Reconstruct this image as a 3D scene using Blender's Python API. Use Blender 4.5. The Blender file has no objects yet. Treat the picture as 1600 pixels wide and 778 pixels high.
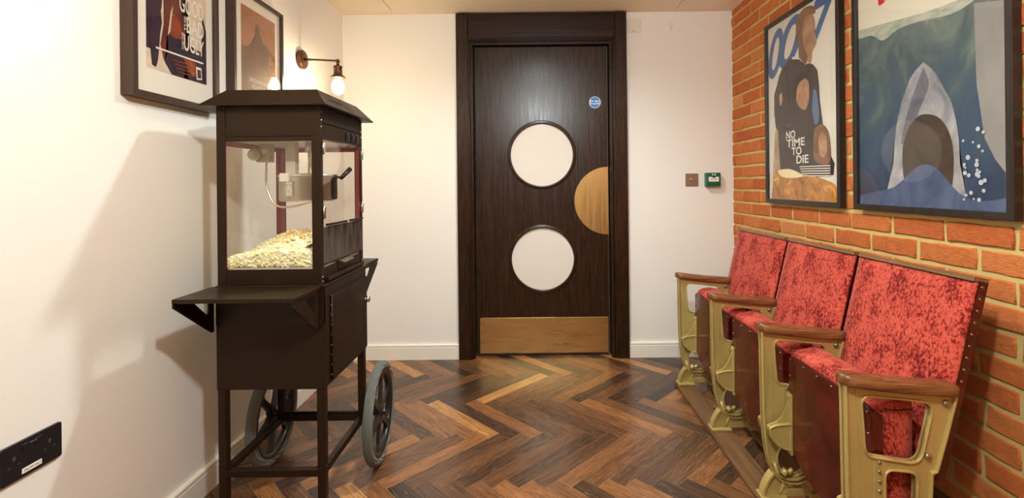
import bpy, bmesh, math, random
from mathutils import Vector, Matrix
random.seed(7)
S = bpy.context.scene
COL = S.collection
PI = math.pi
V = Vector

# ------------------------------------------------------------------ camera
cam = bpy.data.objects.new('camera', bpy.data.cameras.new('camera'))
COL.objects.link(cam)
cam.location = (0, 0, 1.133)
cam.rotation_euler = (Matrix.Rotation(PI/2, 3, 'X') @ Matrix.Rotation(math.radians(-0.6), 3, 'Z')).to_euler()
cam.data.sensor_width = 36; cam.data.sensor_fit = 'HORIZONTAL'
cam.data.lens = 750/1600*36
cam.data.shift_x = -32/1600; cam.data.shift_y = -101/1600
cam.data.clip_start = 0.02
S.camera = cam
S.view_settings.view_transform = 'Standard'
S.view_settings.look = 'None'
S.view_settings.gamma = 1
S.view_settings.use_curve_mapping = False
S.view_settings.exposure = 0.2
S.cycles.use_denoising = True
S.cycles.max_bounces = 10
S.cycles.diffuse_bounces = 6
S.cycles.glossy_bounces = 4
S.cycles.transparent_max_bounces = 16
S.cycles.sample_clamp_indirect = 6
W = bpy.data.worlds.new('world'); S.world = W; W.use_nodes = True
W.node_tree.nodes['Background'].inputs[0].default_value = (1, .9, .78, 1)
W.node_tree.nodes['Background'].inputs[1].default_value = 0.05

# room numbers (x right, y away from the camera, z up)
XL, XR, YB, YF, HC = -1.23, 1.31, 3.135, -3.2, 2.252
WARM = (1.0, .80, .56)
def lamp(name, loc, power, radius, color=WARM, kind='POINT', spot=None, blend=.6, rot=None):
    d = bpy.data.lights.new(name, kind); d.energy = power; d.color = color
    d.shadow_soft_size = radius
    if kind == 'SPOT': d.spot_size = spot; d.spot_blend = blend
    if kind == 'AREA': d.shape = 'DISK'; d.size = radius*2
    o = bpy.data.objects.new(name, d); COL.objects.link(o); o.location = loc
    if rot: o.rotation_euler = rot
    return o
# ceiling downlight, then the fill light added behind the camera: (x, y, watts)
PENDANT = (.10, .37, 1.97, 68)
DOWNLIGHT_AND_FILL = [(.06, 2.05, 104), (.10, -1.6, 5)]
BULB_W = [5.2, 2.2]
DL_COL = (.91, 1, 1.01)
SCONCES = [2.556, 1.08]

# ------------------------------------------------------------------ materials
def srgb(r, g, b):
    f = lambda c: (c/12.92 if c <= .04045 else ((c+.055)/1.055)**2.4)
    return (f(r/255), f(g/255), f(b/255), 1)
MATS = {}
def mat(name, col, rough=.5, metal=0, **kw):
    m = bpy.data.materials.new(name); m.use_nodes = True
    b = m.node_tree.nodes['Principled BSDF']
    b.inputs['Base Color'].default_value = col
    b.inputs['Roughness'].default_value = rough
    b.inputs['Metallic'].default_value = metal
    for k, v in kw.items():
        b.inputs[k.replace('_', ' ')].default_value = v
    MATS[name] = m
    return m
class N:
    """small node helper"""
    def __init__(s, m): s.m = m; s.t = m.node_tree; s.b = s.t.nodes['Principled BSDF']
    def new(s, typ, **kw):
        n = s.t.nodes.new(typ)
        for k, v in kw.items(): setattr(n, k, v)
        return n
    def link(s, a, b): s.t.links.new(a, b)
    def coord(s, scale=(1, 1, 1), kind='Object', rot=(0, 0, 0)):
        tc = s.new('ShaderNodeTexCoord'); mp = s.new('ShaderNodeMapping')
        mp.inputs['Scale'].default_value = scale; mp.inputs['Rotation'].default_value = rot
        s.link(tc.outputs[kind], mp.inputs[0]); return mp.outputs[0]
    def noise(s, vec, scale, detail=3, rough=.5, dist=0):
        n = s.new('ShaderNodeTexNoise')
        n.inputs['Scale'].default_value = scale; n.inputs['Detail'].default_value = detail
        n.inputs['Roughness'].default_value = rough; n.inputs['Distortion'].default_value = dist
        if vec is not None: s.link(vec, n.inputs['Vector'])
        return n.outputs['Fac']
    def ramp(s, fac, stops):
        r = s.new('ShaderNodeValToRGB'); e = r.color_ramp.elements
        while len(e) < len(stops): e.new(.5)
        for i, (p, c) in enumerate(stops):
            e[i].position = p; e[i].color = c if len(c) == 4 else (*c, 1)
        s.link(fac, r.inputs[0]); return r.outputs[0]
    def mix(s, fac, a, b, mode='MIX'):
        n = s.new('ShaderNodeMix', data_type='RGBA', blend_type=mode)
        for sock, v in ((n.inputs[0], fac), (n.inputs[6], a), (n.inputs[7], b)):
            if hasattr(v, 'links') or isinstance(v, bpy.types.NodeSocket): s.link(v, sock)
            else: sock.default_value = v
        return n.outputs[2]
    def math(s, op, a, b=0.0):
        n = s.new('ShaderNodeMath', operation=op)
        for sock, v in ((n.inputs[0], a), (n.inputs[1], b)):
            if isinstance(v, bpy.types.NodeSocket): s.link(v, sock)
            else: sock.default_value = v
        return n.outputs[0]
    def bump(s, h, strength=.3, dist=.002):
        n = s.new('ShaderNodeBump'); n.inputs['Strength'].default_value = strength
        n.inputs['Distance'].default_value = dist
        s.link(h, n.inputs['Height']); s.link(n.outputs[0], s.b.inputs['Normal'])
    def rng(s, v, a, b, c, d):
        n = s.new('ShaderNodeMapRange')
        for i, x in enumerate((a, b, c, d)): n.inputs[i+1].default_value = x
        s.link(v, n.inputs[0]); return n.outputs[0]

def spec(m, v, tint=None):
    b = m.node_tree.nodes['Principled BSDF']; b.inputs['Specular IOR Level'].default_value = v
    if tint: b.inputs['Specular Tint'].default_value = tint
def plaster(name, col):
    m = mat(name, col, .75); n = N(m)
    v = n.coord()
    f = n.noise(v, 2.2, 3)
    n.link(n.mix(f, tuple(c*.96 for c in col[:3])+(1,), col), n.b.inputs['Base Color'])
    n.bump(n.noise(v, 90, 3), .06, .001)
    return m
M_WALL = plaster('wall_paint', srgb(240, 236, 228))
M_CEIL = plaster('ceiling_paint', srgb(250, 236, 210))
M_SKIRT = mat('skirting_paint', srgb(238, 233, 220), .4)

def wood(name, stops, axis='z', rough=.4, scale=1.0, bump=.2, spec=.5):
    m = mat(name, (0.1, .1, .1, 1), rough); n = N(m)
    m.node_tree.nodes['Principled BSDF'].inputs['Specular IOR Level'].default_value = spec
    sc = {'z': (26, 26, 1.6), 'x': (1.6, 26, 26), 'y': (26, 1.6, 26)}[axis]
    v = n.coord(tuple(a*scale for a in sc))
    a = n.noise(v, 1.6, 6, .65, 1.2)
    v2 = n.coord(tuple((a_*4*scale if a_ > 5 else a_*1.5*scale) for a_ in sc))
    b = n.noise(v2, 2.0, 3, .6)
    f = n.math('ADD', n.math('MULTIPLY', a, .75), n.math('MULTIPLY', b, .25))
    n.link(n.ramp(f, stops), n.b.inputs['Base Color'])
    n.bump(f, bump, .002)
    n.link(n.rng(b, .3, .7, rough*.8, rough*1.25), n.b.inputs['Roughness'])
    return m
M_DOOR = wood('espresso_oak', [(.3, (.010, .004, .0016)), (.5, (.024, .009, .0035)), (.72, (.050, .018, .007))], 'z', .27, 1, .18, .4)
M_DOORX = wood('espresso_oak_rail', [(.3, (.006, .0018, .0008)), (.5, (.018, .0045, .002)), (.72, (.045, .012, .005))], 'x', .33, 1, .3, .35)
M_ARM = wood('walnut_arm', [(.25, (.05, .014, .005)), (.5, (.17, .06, .02)), (.75, (.34, .16, .06))], 'x', .28, 1, .1)
M_CAPW = wood('walnut_cap', [(.25, (.07, .03, .012)), (.5, (.20, .10, .04)), (.75, (.36, .22, .11))], 'y', .3, 1, .1)
M_BATTEN = wood('batten_wood', [(.25, (.07, .032, .012)), (.5, (.15, .075, .03)), (.75, (.24, .13, .055))], 'y', .45, 1, .2)
M_FRAMEW = wood('frame_black_wood', [(.3, (.008, .006, .005)), (.7, (.03, .022, .018))], 'z', .35, 1, .15)
M_FRAMEB = mat('frame_bronze', srgb(60, 42, 32), .35)

def metal_noise(name, col, rough, metal, stretch=(1, 1, 1), amt=.25, scale=20):
    m = mat(name, col, rough, metal); n = N(m)
    f = n.noise(n.coord(stretch), scale, 4, .6)
    n.link(n.mix(f, tuple(c*(1-amt) for c in col[:3])+(1,), tuple(min(1, c*(1+amt)) for c in col[:3])+(1,)), n.b.inputs['Base Color'])
    n.link(n.rng(f, .3, .7, rough*.8, rough*1.25), n.b.inputs['Roughness'])
    return m
M_BRASS = metal_noise('brushed_brass', (.80, .56, .25, 1), .30, 1, (1, 8, 40), .18, 3)
n0_ = N(M_BRASS); n0_.bump(n0_.noise(n0_.coord((1, 1, 160)), 2, 2), .12, .0006)
M_BRASS2 = metal_noise('brushed_brass_plate', (.50, .30, .11, 1), .40, 1, (40, 8, 1), .2, 3)
M_GOLD = metal_noise('gold_paint', srgb(190, 168, 104), .36, .3, (1, 1, 1), .12, 14)
N(M_GOLD).bump(N(M_GOLD).noise(N(M_GOLD).coord(), 160, 3), .12, .001)
M_STEEL = metal_noise('stainless', (.72, .68, .61, 1), .30, 1, (1, 1, .3), .05, 8)
M_CHROME = mat('chrome', (.75, .73, .7, 1), .12, 1)
M_BLACKM = metal_noise('black_powder_coat', (.017, .0078, .0034, 1), .42, 0, (1, 1, 1), .25, 9)
M_LAMPM = mat('aged_bronze', srgb(98, 66, 44), .38, .7)
M_RED = mat('maroon_enamel', srgb(168, 80, 84), .35)
M_INNER = mat('pale_enamel', srgb(196, 188, 172), .35)
M_RUBBER = mat('grey_rubber', srgb(112, 116, 110), .75)
M_PLAST = mat('black_plastic', (.012, .011, .012, 1), .3)
M_WHITEP = mat('white_plastic', srgb(232, 222, 208), .35)
M_GREEN = mat('green_plastic', srgb(18, 92, 62), .3)
M_BLACK = mat('black_ink', (.01, .01, .01, 1), .5)
M_WHITE = mat('white_ink', srgb(244, 240, 232), .5)
M_BLUE = mat('blue_vinyl', srgb(40, 124, 205), .4)
M_MATB = mat('mount_board', srgb(240, 236, 230), .7)
M_DARKGAP = mat('dark_gap', (.004, .003, .003, 1), .8)  # near-black given to openings for the shade inside them
M_SWITCH = mat('bronze_plate', srgb(150, 124, 96), .4, .4)
M_WINGL = mat('white_opal_glass', srgb(226, 219, 208), .05, 0, Coat_Weight=.6, Coat_Roughness=.02)
M_ACRYL = mat('smoked_panel', (.045, .028, .02, 1), .25)
n_ = N(M_ACRYL); n_.link(n_.ramp(n_.noise(n_.coord((1, 20, 4)), 3, 4), [(.4, (.02, .012, .008)), (.6, (.07, .045, .03))]), n_.b.inputs['Base Color'])

def clear(name, refl=.03, tint=(1, 1, 1, 1), rough=.02):
    m = bpy.data.materials.new(name); m.use_nodes = True; t = m.node_tree; t.nodes.clear()
    out = t.nodes.new('ShaderNodeOutputMaterial'); tr = t.nodes.new('ShaderNodeBsdfTransparent')
    gl = t.nodes.new('ShaderNodeBsdfGlossy'); mx = t.nodes.new('ShaderNodeMixShader')
    ge = t.nodes.new('ShaderNodeNewGeometry'); dt = t.nodes.new('ShaderNodeVectorMath'); dt.operation = 'DOT_PRODUCT'
    t.links.new(ge.outputs['Incoming'], dt.inputs[0]); t.links.new(ge.outputs['Normal'], dt.inputs[1])
    def mt(op, a, b=0.0):
        n = t.nodes.new('ShaderNodeMath'); n.operation = op
        for k_, v_ in enumerate((a, b)):
            if isinstance(v_, float): n.inputs[k_].default_value = v_
            else: t.links.new(v_, n.inputs[k_])
        return n.outputs[0]
    fac = mt('ADD', mt('MULTIPLY', mt('POWER', mt('SUBTRACT', 1.0, mt('ABSOLUTE', dt.outputs['Value'])), 5.0), .9), refl)
    tr.inputs[0].default_value = tint; gl.inputs['Roughness'].default_value = rough
    t.links.new(fac, mx.inputs[0]); t.links.new(tr.outputs[0], mx.inputs[1])
    t.links.new(gl.outputs[0], mx.inputs[2]); t.links.new(mx.outputs[0], out.inputs[0])
    return m
M_GLASS = clear('clear_glass', tint=(.97, .96, .94, 1))
def glowing(name, col, k):
    m = bpy.data.materials.new(name); m.use_nodes = True; t = m.node_tree; t.nodes.clear()
    out = t.nodes.new('ShaderNodeOutputMaterial'); e = t.nodes.new('ShaderNodeEmission'); tr = t.nodes.new('ShaderNodeBsdfTransparent'); ad = t.nodes.new('ShaderNodeAddShader')
    e.inputs[0].default_value = (*col, 1); e.inputs[1].default_value = k
    t.links.new(e.outputs[0], ad.inputs[0]); t.links.new(tr.outputs[0], ad.inputs[1]); t.links.new(ad.outputs[0], out.inputs[0]); return m
M_BULBG = glowing('lit_bulb_glass', (1, .84, .6), 3.0)
def emit(name, col, k):
    m = bpy.data.materials.new(name); m.use_nodes = True; t = m.node_tree; t.nodes.clear()
    out = t.nodes.new('ShaderNodeOutputMaterial'); e = t.nodes.new('ShaderNodeEmission')
    e.inputs[0].default_value = (*col, 1); e.inputs[1].default_value = k
    t.links.new(e.outputs[0], out.inputs[0]); return m
M_GLOW = emit('hot_filament', (1, .78, .45), 40)
M_LED = emit('downlight_lens', (1, .88, .7), 12)

def velvet():
    m = mat('crushed_velvet', srgb(190, 60, 58), .75, 0, Sheen_Weight=.25, Sheen_Roughness=.4)
    m.node_tree.nodes['Principled BSDF'].inputs['Sheen Tint'].default_value = (1, .55, .5, 1)
    m.node_tree.nodes['Principled BSDF'].inputs['Specular IOR Level'].default_value = .2
    n = N(m); v = n.coord((1, 1, .7))
    a = n.noise(v, 120, 6, .78, .2); b = n.noise(v, 14, 3, .5, .3)
    f = n.math('ADD', n.math('MULTIPLY', a, .72), n.math('MULTIPLY', b, .28))
    n.link(n.ramp(f, [(.40, srgb(74, 5, 6)), (.462, srgb(130, 26, 20)), (.505, srgb(186, 72, 56)), (.66, srgb(206, 98, 78))]), n.b.inputs['Base Color'])
    n.bump(a, .5, .004)
    return m
M_VELVET = velvet()
def leather():
    m = mat('oxblood_panel', srgb(84, 18, 12), .3, 0, Coat_Weight=.4, Coat_Roughness=.2)
    n = N(m); v = n.coord()
    a = n.noise(v, 7, 5, .6, .6); c = n.noise(v, 60, 4, .7, 1.5)
    base = n.ramp(a, [(.3, srgb(50, 5, 4)), (.55, srgb(80, 12, 8)), (.75, srgb(98, 30, 14))])
    scr = n.ramp(c, [(.70, (0, 0, 0)), (.74, (1, 1, 1))])
    n.link(n.mix(scr, base, srgb(150, 100, 70)), n.b.inputs['Base Color'])
    n.link(n.rng(a, .3, .7, .16, .36), n.b.inputs['Roughness'])
    n.bump(c, .08, .001)
    return m
M_PANEL = leather()
spec(M_BLACKM, .22, (1, .85, .7, 1)); spec(M_FRAMEB, .4)
M_STUD = mat('stud_metal', srgb(150, 110, 84), .25, .9)

def floor_mat():
    m = mat('oak_parquet', (.1, .05, .02, 1), .36); n = N(m)
    at = n.new('ShaderNodeAttribute', attribute_name='tone'); sep = n.new('ShaderNodeSeparateColor')
    n.link(at.outputs['Color'], sep.inputs[0])
    uv = n.new('ShaderNodeUVMap', uv_map='grain'); mp = n.new('ShaderNodeMapping')
    mp.inputs['Scale'].default_value = (5, 75, 1); n.link(uv.outputs[0], mp.inputs[0])
    g = n.noise(mp.outputs[0], 1.6, 6, .7, 1.6)
    mp2 = n.new('ShaderNodeMapping'); mp2.inputs['Scale'].default_value = (12, 200, 1); n.link(uv.outputs[0], mp2.inputs[0])
    g2 = n.noise(mp2.outputs[0], 1.2, 3, .6, .8)
    base = n.ramp(sep.outputs[0], [(0, srgb(60, 45, 36)), (.3, srgb(98, 69, 48)), (.6, srgb(140, 94, 60)), (.85, srgb(178, 120, 72)), (1, srgb(206, 148, 88))])
    dark = n.mix(1.0, base, (.27, .23, .21, 1), 'MULTIPLY')
    gf = n.ramp(g, [(.36, (0, 0, 0)), (.62, (1, 1, 1))])
    c = n.mix(gf, dark, base)
    pale = n.ramp(g2, [(.60, (0, 0, 0)), (.72, (1, 1, 1))])
    pf = n.math('MULTIPLY', pale, n.math('MULTIPLY', sep.outputs[1], .55))
    c = n.mix(pf, c, srgb(190, 150, 116))
    n.link(c, n.b.inputs['Base Color'])
    n.link(n.rng(g, .3, .7, .30, .17), n.b.inputs['Roughness'])
    n.bump(n.math('ADD', g, g2), .25, .0012)
    return m
M_FLOOR = floor_mat()
M_JOINT = mat('parquet_joint', srgb(150, 116, 84), .6)

def brick_mat():
    m = mat('orange_brick', srgb(196, 98, 44), .85); n = N(m)
    at = n.new('ShaderNodeAttribute', attribute_name='tone'); sep = n.new('ShaderNodeSeparateColor')
    n.link(at.outputs['Color'], sep.inputs[0])
    v = n.coord()
    a = n.noise(v, 28, 5, .65, .6); b = n.noise(n.coord((1, 1, 3)), 60, 4, .7, 1)
    base = n.ramp(sep.outputs[0], [(0, srgb(198, 100, 46)), (.4, srgb(216, 120, 58)), (.75, srgb(226, 138, 72)), (1, srgb(234, 160, 96))])
    c = n.mix(n.ramp(a, [(.4, (0, 0, 0)), (.7, (1, 1, 1))]), n.mix(1.0, base, (.86, .78, .72, 1), 'MULTIPLY'), base)
    n.link(c, n.b.inputs['Base Color'])
    n.bump(n.math('ADD', a, b), .9, .008)
    return m
M_BRICK = brick_mat()
M_MORTAR = mat('sand_mortar', srgb(202, 178, 112), .95)
n_ = N(M_MORTAR); n_.bump(n_.noise(n_.coord(), 120, 4, .7), .5, .004)

# ------------------------------------------------------------------ geometry helpers
class MB:
    def __init__(s): s.b = bmesh.new(); s.mi = 0
    def _tag(s, geom, smooth=False):
        for f in geom:
            f.material_index = s.mi; f.smooth = smooth
    def box(s, x0, x1, y0, y1, z0, z1, bev=0, seg=2):
        t = bmesh.new()
        bmesh.ops.create_cube(t, size=1)
        bmesh.ops.scale(t, vec=(abs(x1-x0), abs(y1-y0), abs(z1-z0)), verts=t.verts)
        bmesh.ops.translate(t, vec=((x0+x1)/2, (y0+y1)/2, (z0+z1)/2), verts=t.verts)
        if bev:
            bmesh.ops.bevel(t, geom=t.edges[:], offset=bev, segments=seg, affect='EDGES', profile=.5)
        return s.merge(t, smooth=bool(bev) and seg > 2)
    def merge(s, t, mtx=None, smooth=False, keep=False):
        me = bpy.data.meshes.new('tmp')
        if mtx is not None: t.transform(mtx)
        if not keep:
            for f in t.faces: f.material_index = s.mi; f.smooth = smooth
        t.to_mesh(me); t.free()
        s.b.from_mesh(me); bpy.data.meshes.remove(me)
        return s
    def mesh(s, me, mtx=None, smooth=False):
        t = bmesh.new(); t.from_mesh(me); return s.merge(t, mtx, smooth)
    def cyl(s, a, b, r, r2=None, seg=24, smooth=True, caps=True):
        a, b = V(a), V(b); r2 = r if r2 is None else r2
        d = b-a; t = bmesh.new()
        bmesh.ops.create_cone(t, cap_ends=caps, segments=seg, radius1=r, radius2=r2, depth=d.length)
        q = V((0, 0, 1)).rotation_difference(d.normalized()).to_matrix().to_4x4()
        for f in t.faces: f.smooth = smooth and len(f.verts) == 4
        for f in t.faces: f.material_index = s.mi
        return s.merge(t, Matrix.Translation((a+b)/2) @ q, keep=True)
    def sphere(s, c, r, seg=20, sc=(1, 1, 1)):
        t = bmesh.new(); bmesh.ops.create_uvsphere(t, u_segments=seg, v_segments=seg//2+2, radius=r)
        return s.merge(t, Matrix.Translation(c) @ Matrix.Diagonal((*sc, 1)), True)
    def tube(s, pts, r, seg=10, closed=False):
        pts = [V(p) for p in pts]; n = len(pts); rings = []
        up = V((0, 0, 1))
        d0 = (pts[1]-pts[0]).normalized()
        if abs(d0.dot(up)) > .9: up = V((1, 0, 0))
        nrm = d0.cross(up).normalized()
        for i, p in enumerate(pts):
            if closed: d = (pts[(i+1) % n]-pts[i-1]).normalized()
            else: d = (pts[min(i+1, n-1)]-pts[max(i-1, 0)]).normalized()
            nrm = (nrm - d*nrm.dot(d)).normalized(); bn = d.cross(nrm)
            rr = r[i] if isinstance(r, (list, tuple)) else r
            rings.append([s.b.verts.new(p + (nrm*math.cos(2*PI*k/seg)+bn*math.sin(2*PI*k/seg))*rr) for k in range(seg)])
        for i in range(n if closed else n-1):
            A, B = rings[i], rings[(i+1) % n]
            for k in range(seg):
                f = s.b.faces.new((A[k], A[(k+1) % seg], B[(k+1) % seg], B[k])); f.smooth = True; f.material_index = s.mi
        if not closed:
            for R in (rings[0][::-1], rings[-1]):
                f = s.b.faces.new(R); f.material_index = s.mi
        return s
    def lathe(s, prof, c, axis='z', seg=32, smooth=True):
        """prof = [(r, h)], revolved about axis through c"""
        t = bmesh.new(); rings = []
        for r, h in prof:
            rings.append([t.verts.new((r*math.cos(2*PI*k/seg), r*math.sin(2*PI*k/seg), h)) for k in range(seg)] if r > 1e-6 else [t.verts.new((0, 0, h))])
        for A, B in zip(rings, rings[1:]):
            for k in range(seg):
                a0, a1 = A[k % len(A)], A[(k+1) % len(A)]; b0, b1 = B[k % len(B)], B[(k+1) % len(B)]
                vs = [a0]
                for v in (a1, b1, b0):
                    if v not in vs: vs.append(v)
                if len(vs) > 2: t.faces.new(vs)
        rot = {'z': Matrix.Identity(4), 'x': Matrix.Rotation(PI/2, 4, 'Y'), 'y': Matrix.Rotation(-PI/2, 4, 'X'), '-x': Matrix.Rotation(-PI/2, 4, 'Y'), '-y': Matrix.Rotation(PI/2, 4, 'X')}[axis]
        return s.merge(t, Matrix.Translation(c) @ rot, smooth)
    def poly(s, pts, hide=False):
        f = s.b.faces.new([s.b.verts.new(p) for p in pts]); f.material_index = s.mi; return s
    def plate(s, outline, holes=(), half=.005, bev=0, plane='xz', at=0, smooth=False, res=2):
        """flat plate cut from a 2D outline with holes, thickness 2*half, bevelled edge. plane 'xz': (x,z) at y=at, 'yz': (y,z) at x=at, 'xy'"""
        cu = bpy.data.curves.new('c', 'CURVE'); cu.dimensions = '2D'; cu.fill_mode = 'BOTH'
        cu.extrude = max(half-bev, 1e-5); cu.bevel_depth = bev; cu.bevel_resolution = res if bev else 0
        cu.offset = -bev
        for loop in [outline, *holes]:
            sp = cu.splines.new('POLY'); sp.points.add(len(loop)-1); sp.use_cyclic_u = True
            for p, q in zip(sp.points, loop): p.co = (q[0], q[1], 0, 1)
        o = bpy.data.objects.new('c', cu)
        COL.objects.link(o)
        dg = bpy.context.evaluated_depsgraph_get(); dg.update()
        me = bpy.data.meshes.new_from_object(o.evaluated_get(dg))
        mt = {'xz': Matrix(((1, 0, 0, 0), (0, 0, -1, at), (0, 1, 0, 0), (0, 0, 0, 1))),
              'yz': Matrix(((0, 0, 1, at), (1, 0, 0, 0), (0, 1, 0, 0), (0, 0, 0, 1))),
              'xy': Matrix.Translation((0, 0, at))}[plane]
        s.mesh(me, mt, smooth)
        bpy.data.meshes.remove(me); bpy.data.objects.remove(o); bpy.data.curves.remove(cu)
        return s
    def loft(s, rings, caps=True, smooth=True):
        R = [[s.b.verts.new(p) for p in r] for r in rings]; n = len(R[0])
        for A, B in zip(R, R[1:]):
            for k in range(n):
                f = s.b.faces.new((A[k], A[(k+1) % n], B[(k+1) % n], B[k])); f.smooth = smooth; f.material_index = s.mi
        if caps:
            for r in (R[0][::-1], R[-1]):
                f = s.b.faces.new(r); f.material_index = s.mi
        return s
    def text(s, body, size, mtx, align='LEFT', ext=.0003, bold=0, sx=1, shear=0):
        cu = bpy.data.curves.new('t', 'FONT'); cu.body = body; cu.size = size; cu.align_x = align
        cu.extrude = ext; cu.offset = bold; cu.shear = shear; cu.space_line = .85
        o = bpy.data.objects.new('t', cu); COL.objects.link(o)
        dg = bpy.context.evaluated_depsgraph_get(); dg.update()
        me = bpy.data.meshes.new_from_object(o.evaluated_get(dg))
        s.mesh(me, mtx @ Matrix.Diagonal((sx, 1, 1, 1)))
        bpy.data.meshes.remove(me); bpy.data.objects.remove(o); bpy.data.curves.remove(cu)
        return s

ORG = {}
def obj(name, mb, m, parent=None, kind=None, label=None, loc=None, auto=True):
    """link mb as one mesh object; geometry is given in room coordinates"""
    me = bpy.data.meshes.new(name)
    bmesh.ops.remove_doubles(mb.b, verts=mb.b.verts, dist=1e-6) if auto else None
    bmesh.ops.recalc_face_normals(mb.b, faces=mb.b.faces)
    mb.b.to_mesh(me); mb.b.free()
    for x in (m if isinstance(m, (list, tuple)) else [m]): me.materials.append(x)
    o = bpy.data.objects.new(name, me); COL.objects.link(o)
    p = ORG.get(parent.name, V((0, 0, 0))) if parent else V((0, 0, 0))
    if len(me.vertices):
        xs = [v.co for v in me.vertices]
        lo = V((min(v.x for v in xs), min(v.y for v in xs), min(v.z for v in xs)))
        hi = V((max(v.x for v in xs), max(v.y for v in xs), max(v.z for v in xs)))
        org = V(loc) if loc else (V(((lo.x+hi.x)/2, (lo.y+hi.y)/2, lo.z)))
    else: org = p
    if kind == 'structure': org = V((0, 0, 0))
    me.transform(Matrix.Translation(-org))
    ORG[o.name] = org
    if parent: o.parent = parent
    o.location = org - p
    if kind: o['kind'] = kind
    if label: o['label'] = label
    return o
def thing(name, label, cat, loc, group=None):
    o = bpy.data.objects.new(name, None); COL.objects.link(o); o.location = loc
    o.empty_display_size = .05
    ORG[o.name] = V(loc); o['label'] = label; o['category'] = cat
    if group: o['group'] = group
    return o
def tag(o, label, cat, group=None):
    o['label'] = label; o['category'] = cat
    if group: o['group'] = group
    return o
def copy_part(src, parent, at):
    """a copy of a small part, placed at the room point at"""
    o = src.copy(); COL.objects.link(o); o.parent = parent
    o.location = V(at) - ORG[parent.name]; ORG[o.name] = V(at); return o

def dots(name, m_, parent, pts, r, sc=(1, 1, 1), seg=10):
    """small round heads, each an object of its own"""
    m = MB(); m.sphere((0, 0, 0), r, seg, sc); o = obj(name, m, m_, parent, loc=(0, 0, 0))
    o.location = V(pts[0])-ORG[parent.name]
    for p in pts[1:]: copy_part(o, parent, p)
    return o
def rpoly(pts, r, seg=5):
    """polygon with rounded corners; r is one radius or one per corner"""
    out = []; n = len(pts)
    for i, p in enumerate(pts):
        rr = r[i] if isinstance(r, (list, tuple)) else r
        p = V((p[0], p[1])); a = V(pts[i-1][:2]); b = V(pts[(i+1) % n][:2])
        if rr <= 0: out.append((p.x, p.y)); continue
        da, db = (a-p), (b-p); la, lb = da.length, db.length; da.normalize(); db.normalize()
        ang = da.angle(db); t = min(rr/math.tan(ang/2), la*.48, lb*.48)
        s0, s1 = p+da*t, p+db*t
        for k in range(seg+1):
            u = k/seg; q = s0*(1-u)**2 + p*2*u*(1-u) + s1*u*u
            out.append((q.x, q.y))
    return out
def circ(cx, cy, r, n=36, a0=0, a1=2*PI, ry=None):
    full = abs(a1-a0-2*PI) < 1e-6
    m = n if full else n+1
    return [(cx+r*math.cos(a0+(a1-a0)*k/n), cy+(ry or r)*math.sin(a0+(a1-a0)*k/n)) for k in range(m)]
def area2(p): return sum(p[i-1][0]*p[i][1]-p[i][0]*p[i-1][1] for i in range(len(p)))/2
def inset(p, d):
    """offset polygon inward by d (negative = outward)"""
    sg = 1 if area2(p) > 0 else -1; n = len(p); out = []
    for i in range(n):
        a, b, c = V(p[i-1]), V(p[i]), V(p[(i+1) % n])
        e1, e2 = (b-a), (c-b)
        if e1.length < 1e-7 or e2.length < 1e-7: out.append((b.x, b.y)); continue
        e1.normalize(); e2.normalize()
        n1, n2 = V((-e1.y, e1.x))*sg, V((-e2.y, e2.x))*sg
        m = (n1+n2); m = m/max(m.length, 1e-6); k = d/max(m.dot(n1), .4)
        q = b+m*k; out.append((q.x, q.y))
    return out
def smooth_path(pts, n=6):
    """Catmull-Rom through points"""
    out = []; P = [V(p) for p in pts]
    for i in range(len(P)-1):
        p0, p1, p2, p3 = P[max(i-1, 0)], P[i], P[i+1], P[min(i+2, len(P)-1)]
        for k in range(n):
            t = k/n
            out.append(.5*((2*p1)+(p2-p0)*t+(2*p0-5*p1+4*p2-p3)*t*t+(3*p1-p0-3*p2+p3)*t**3))
    out.append(P[-1]); return out

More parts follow.
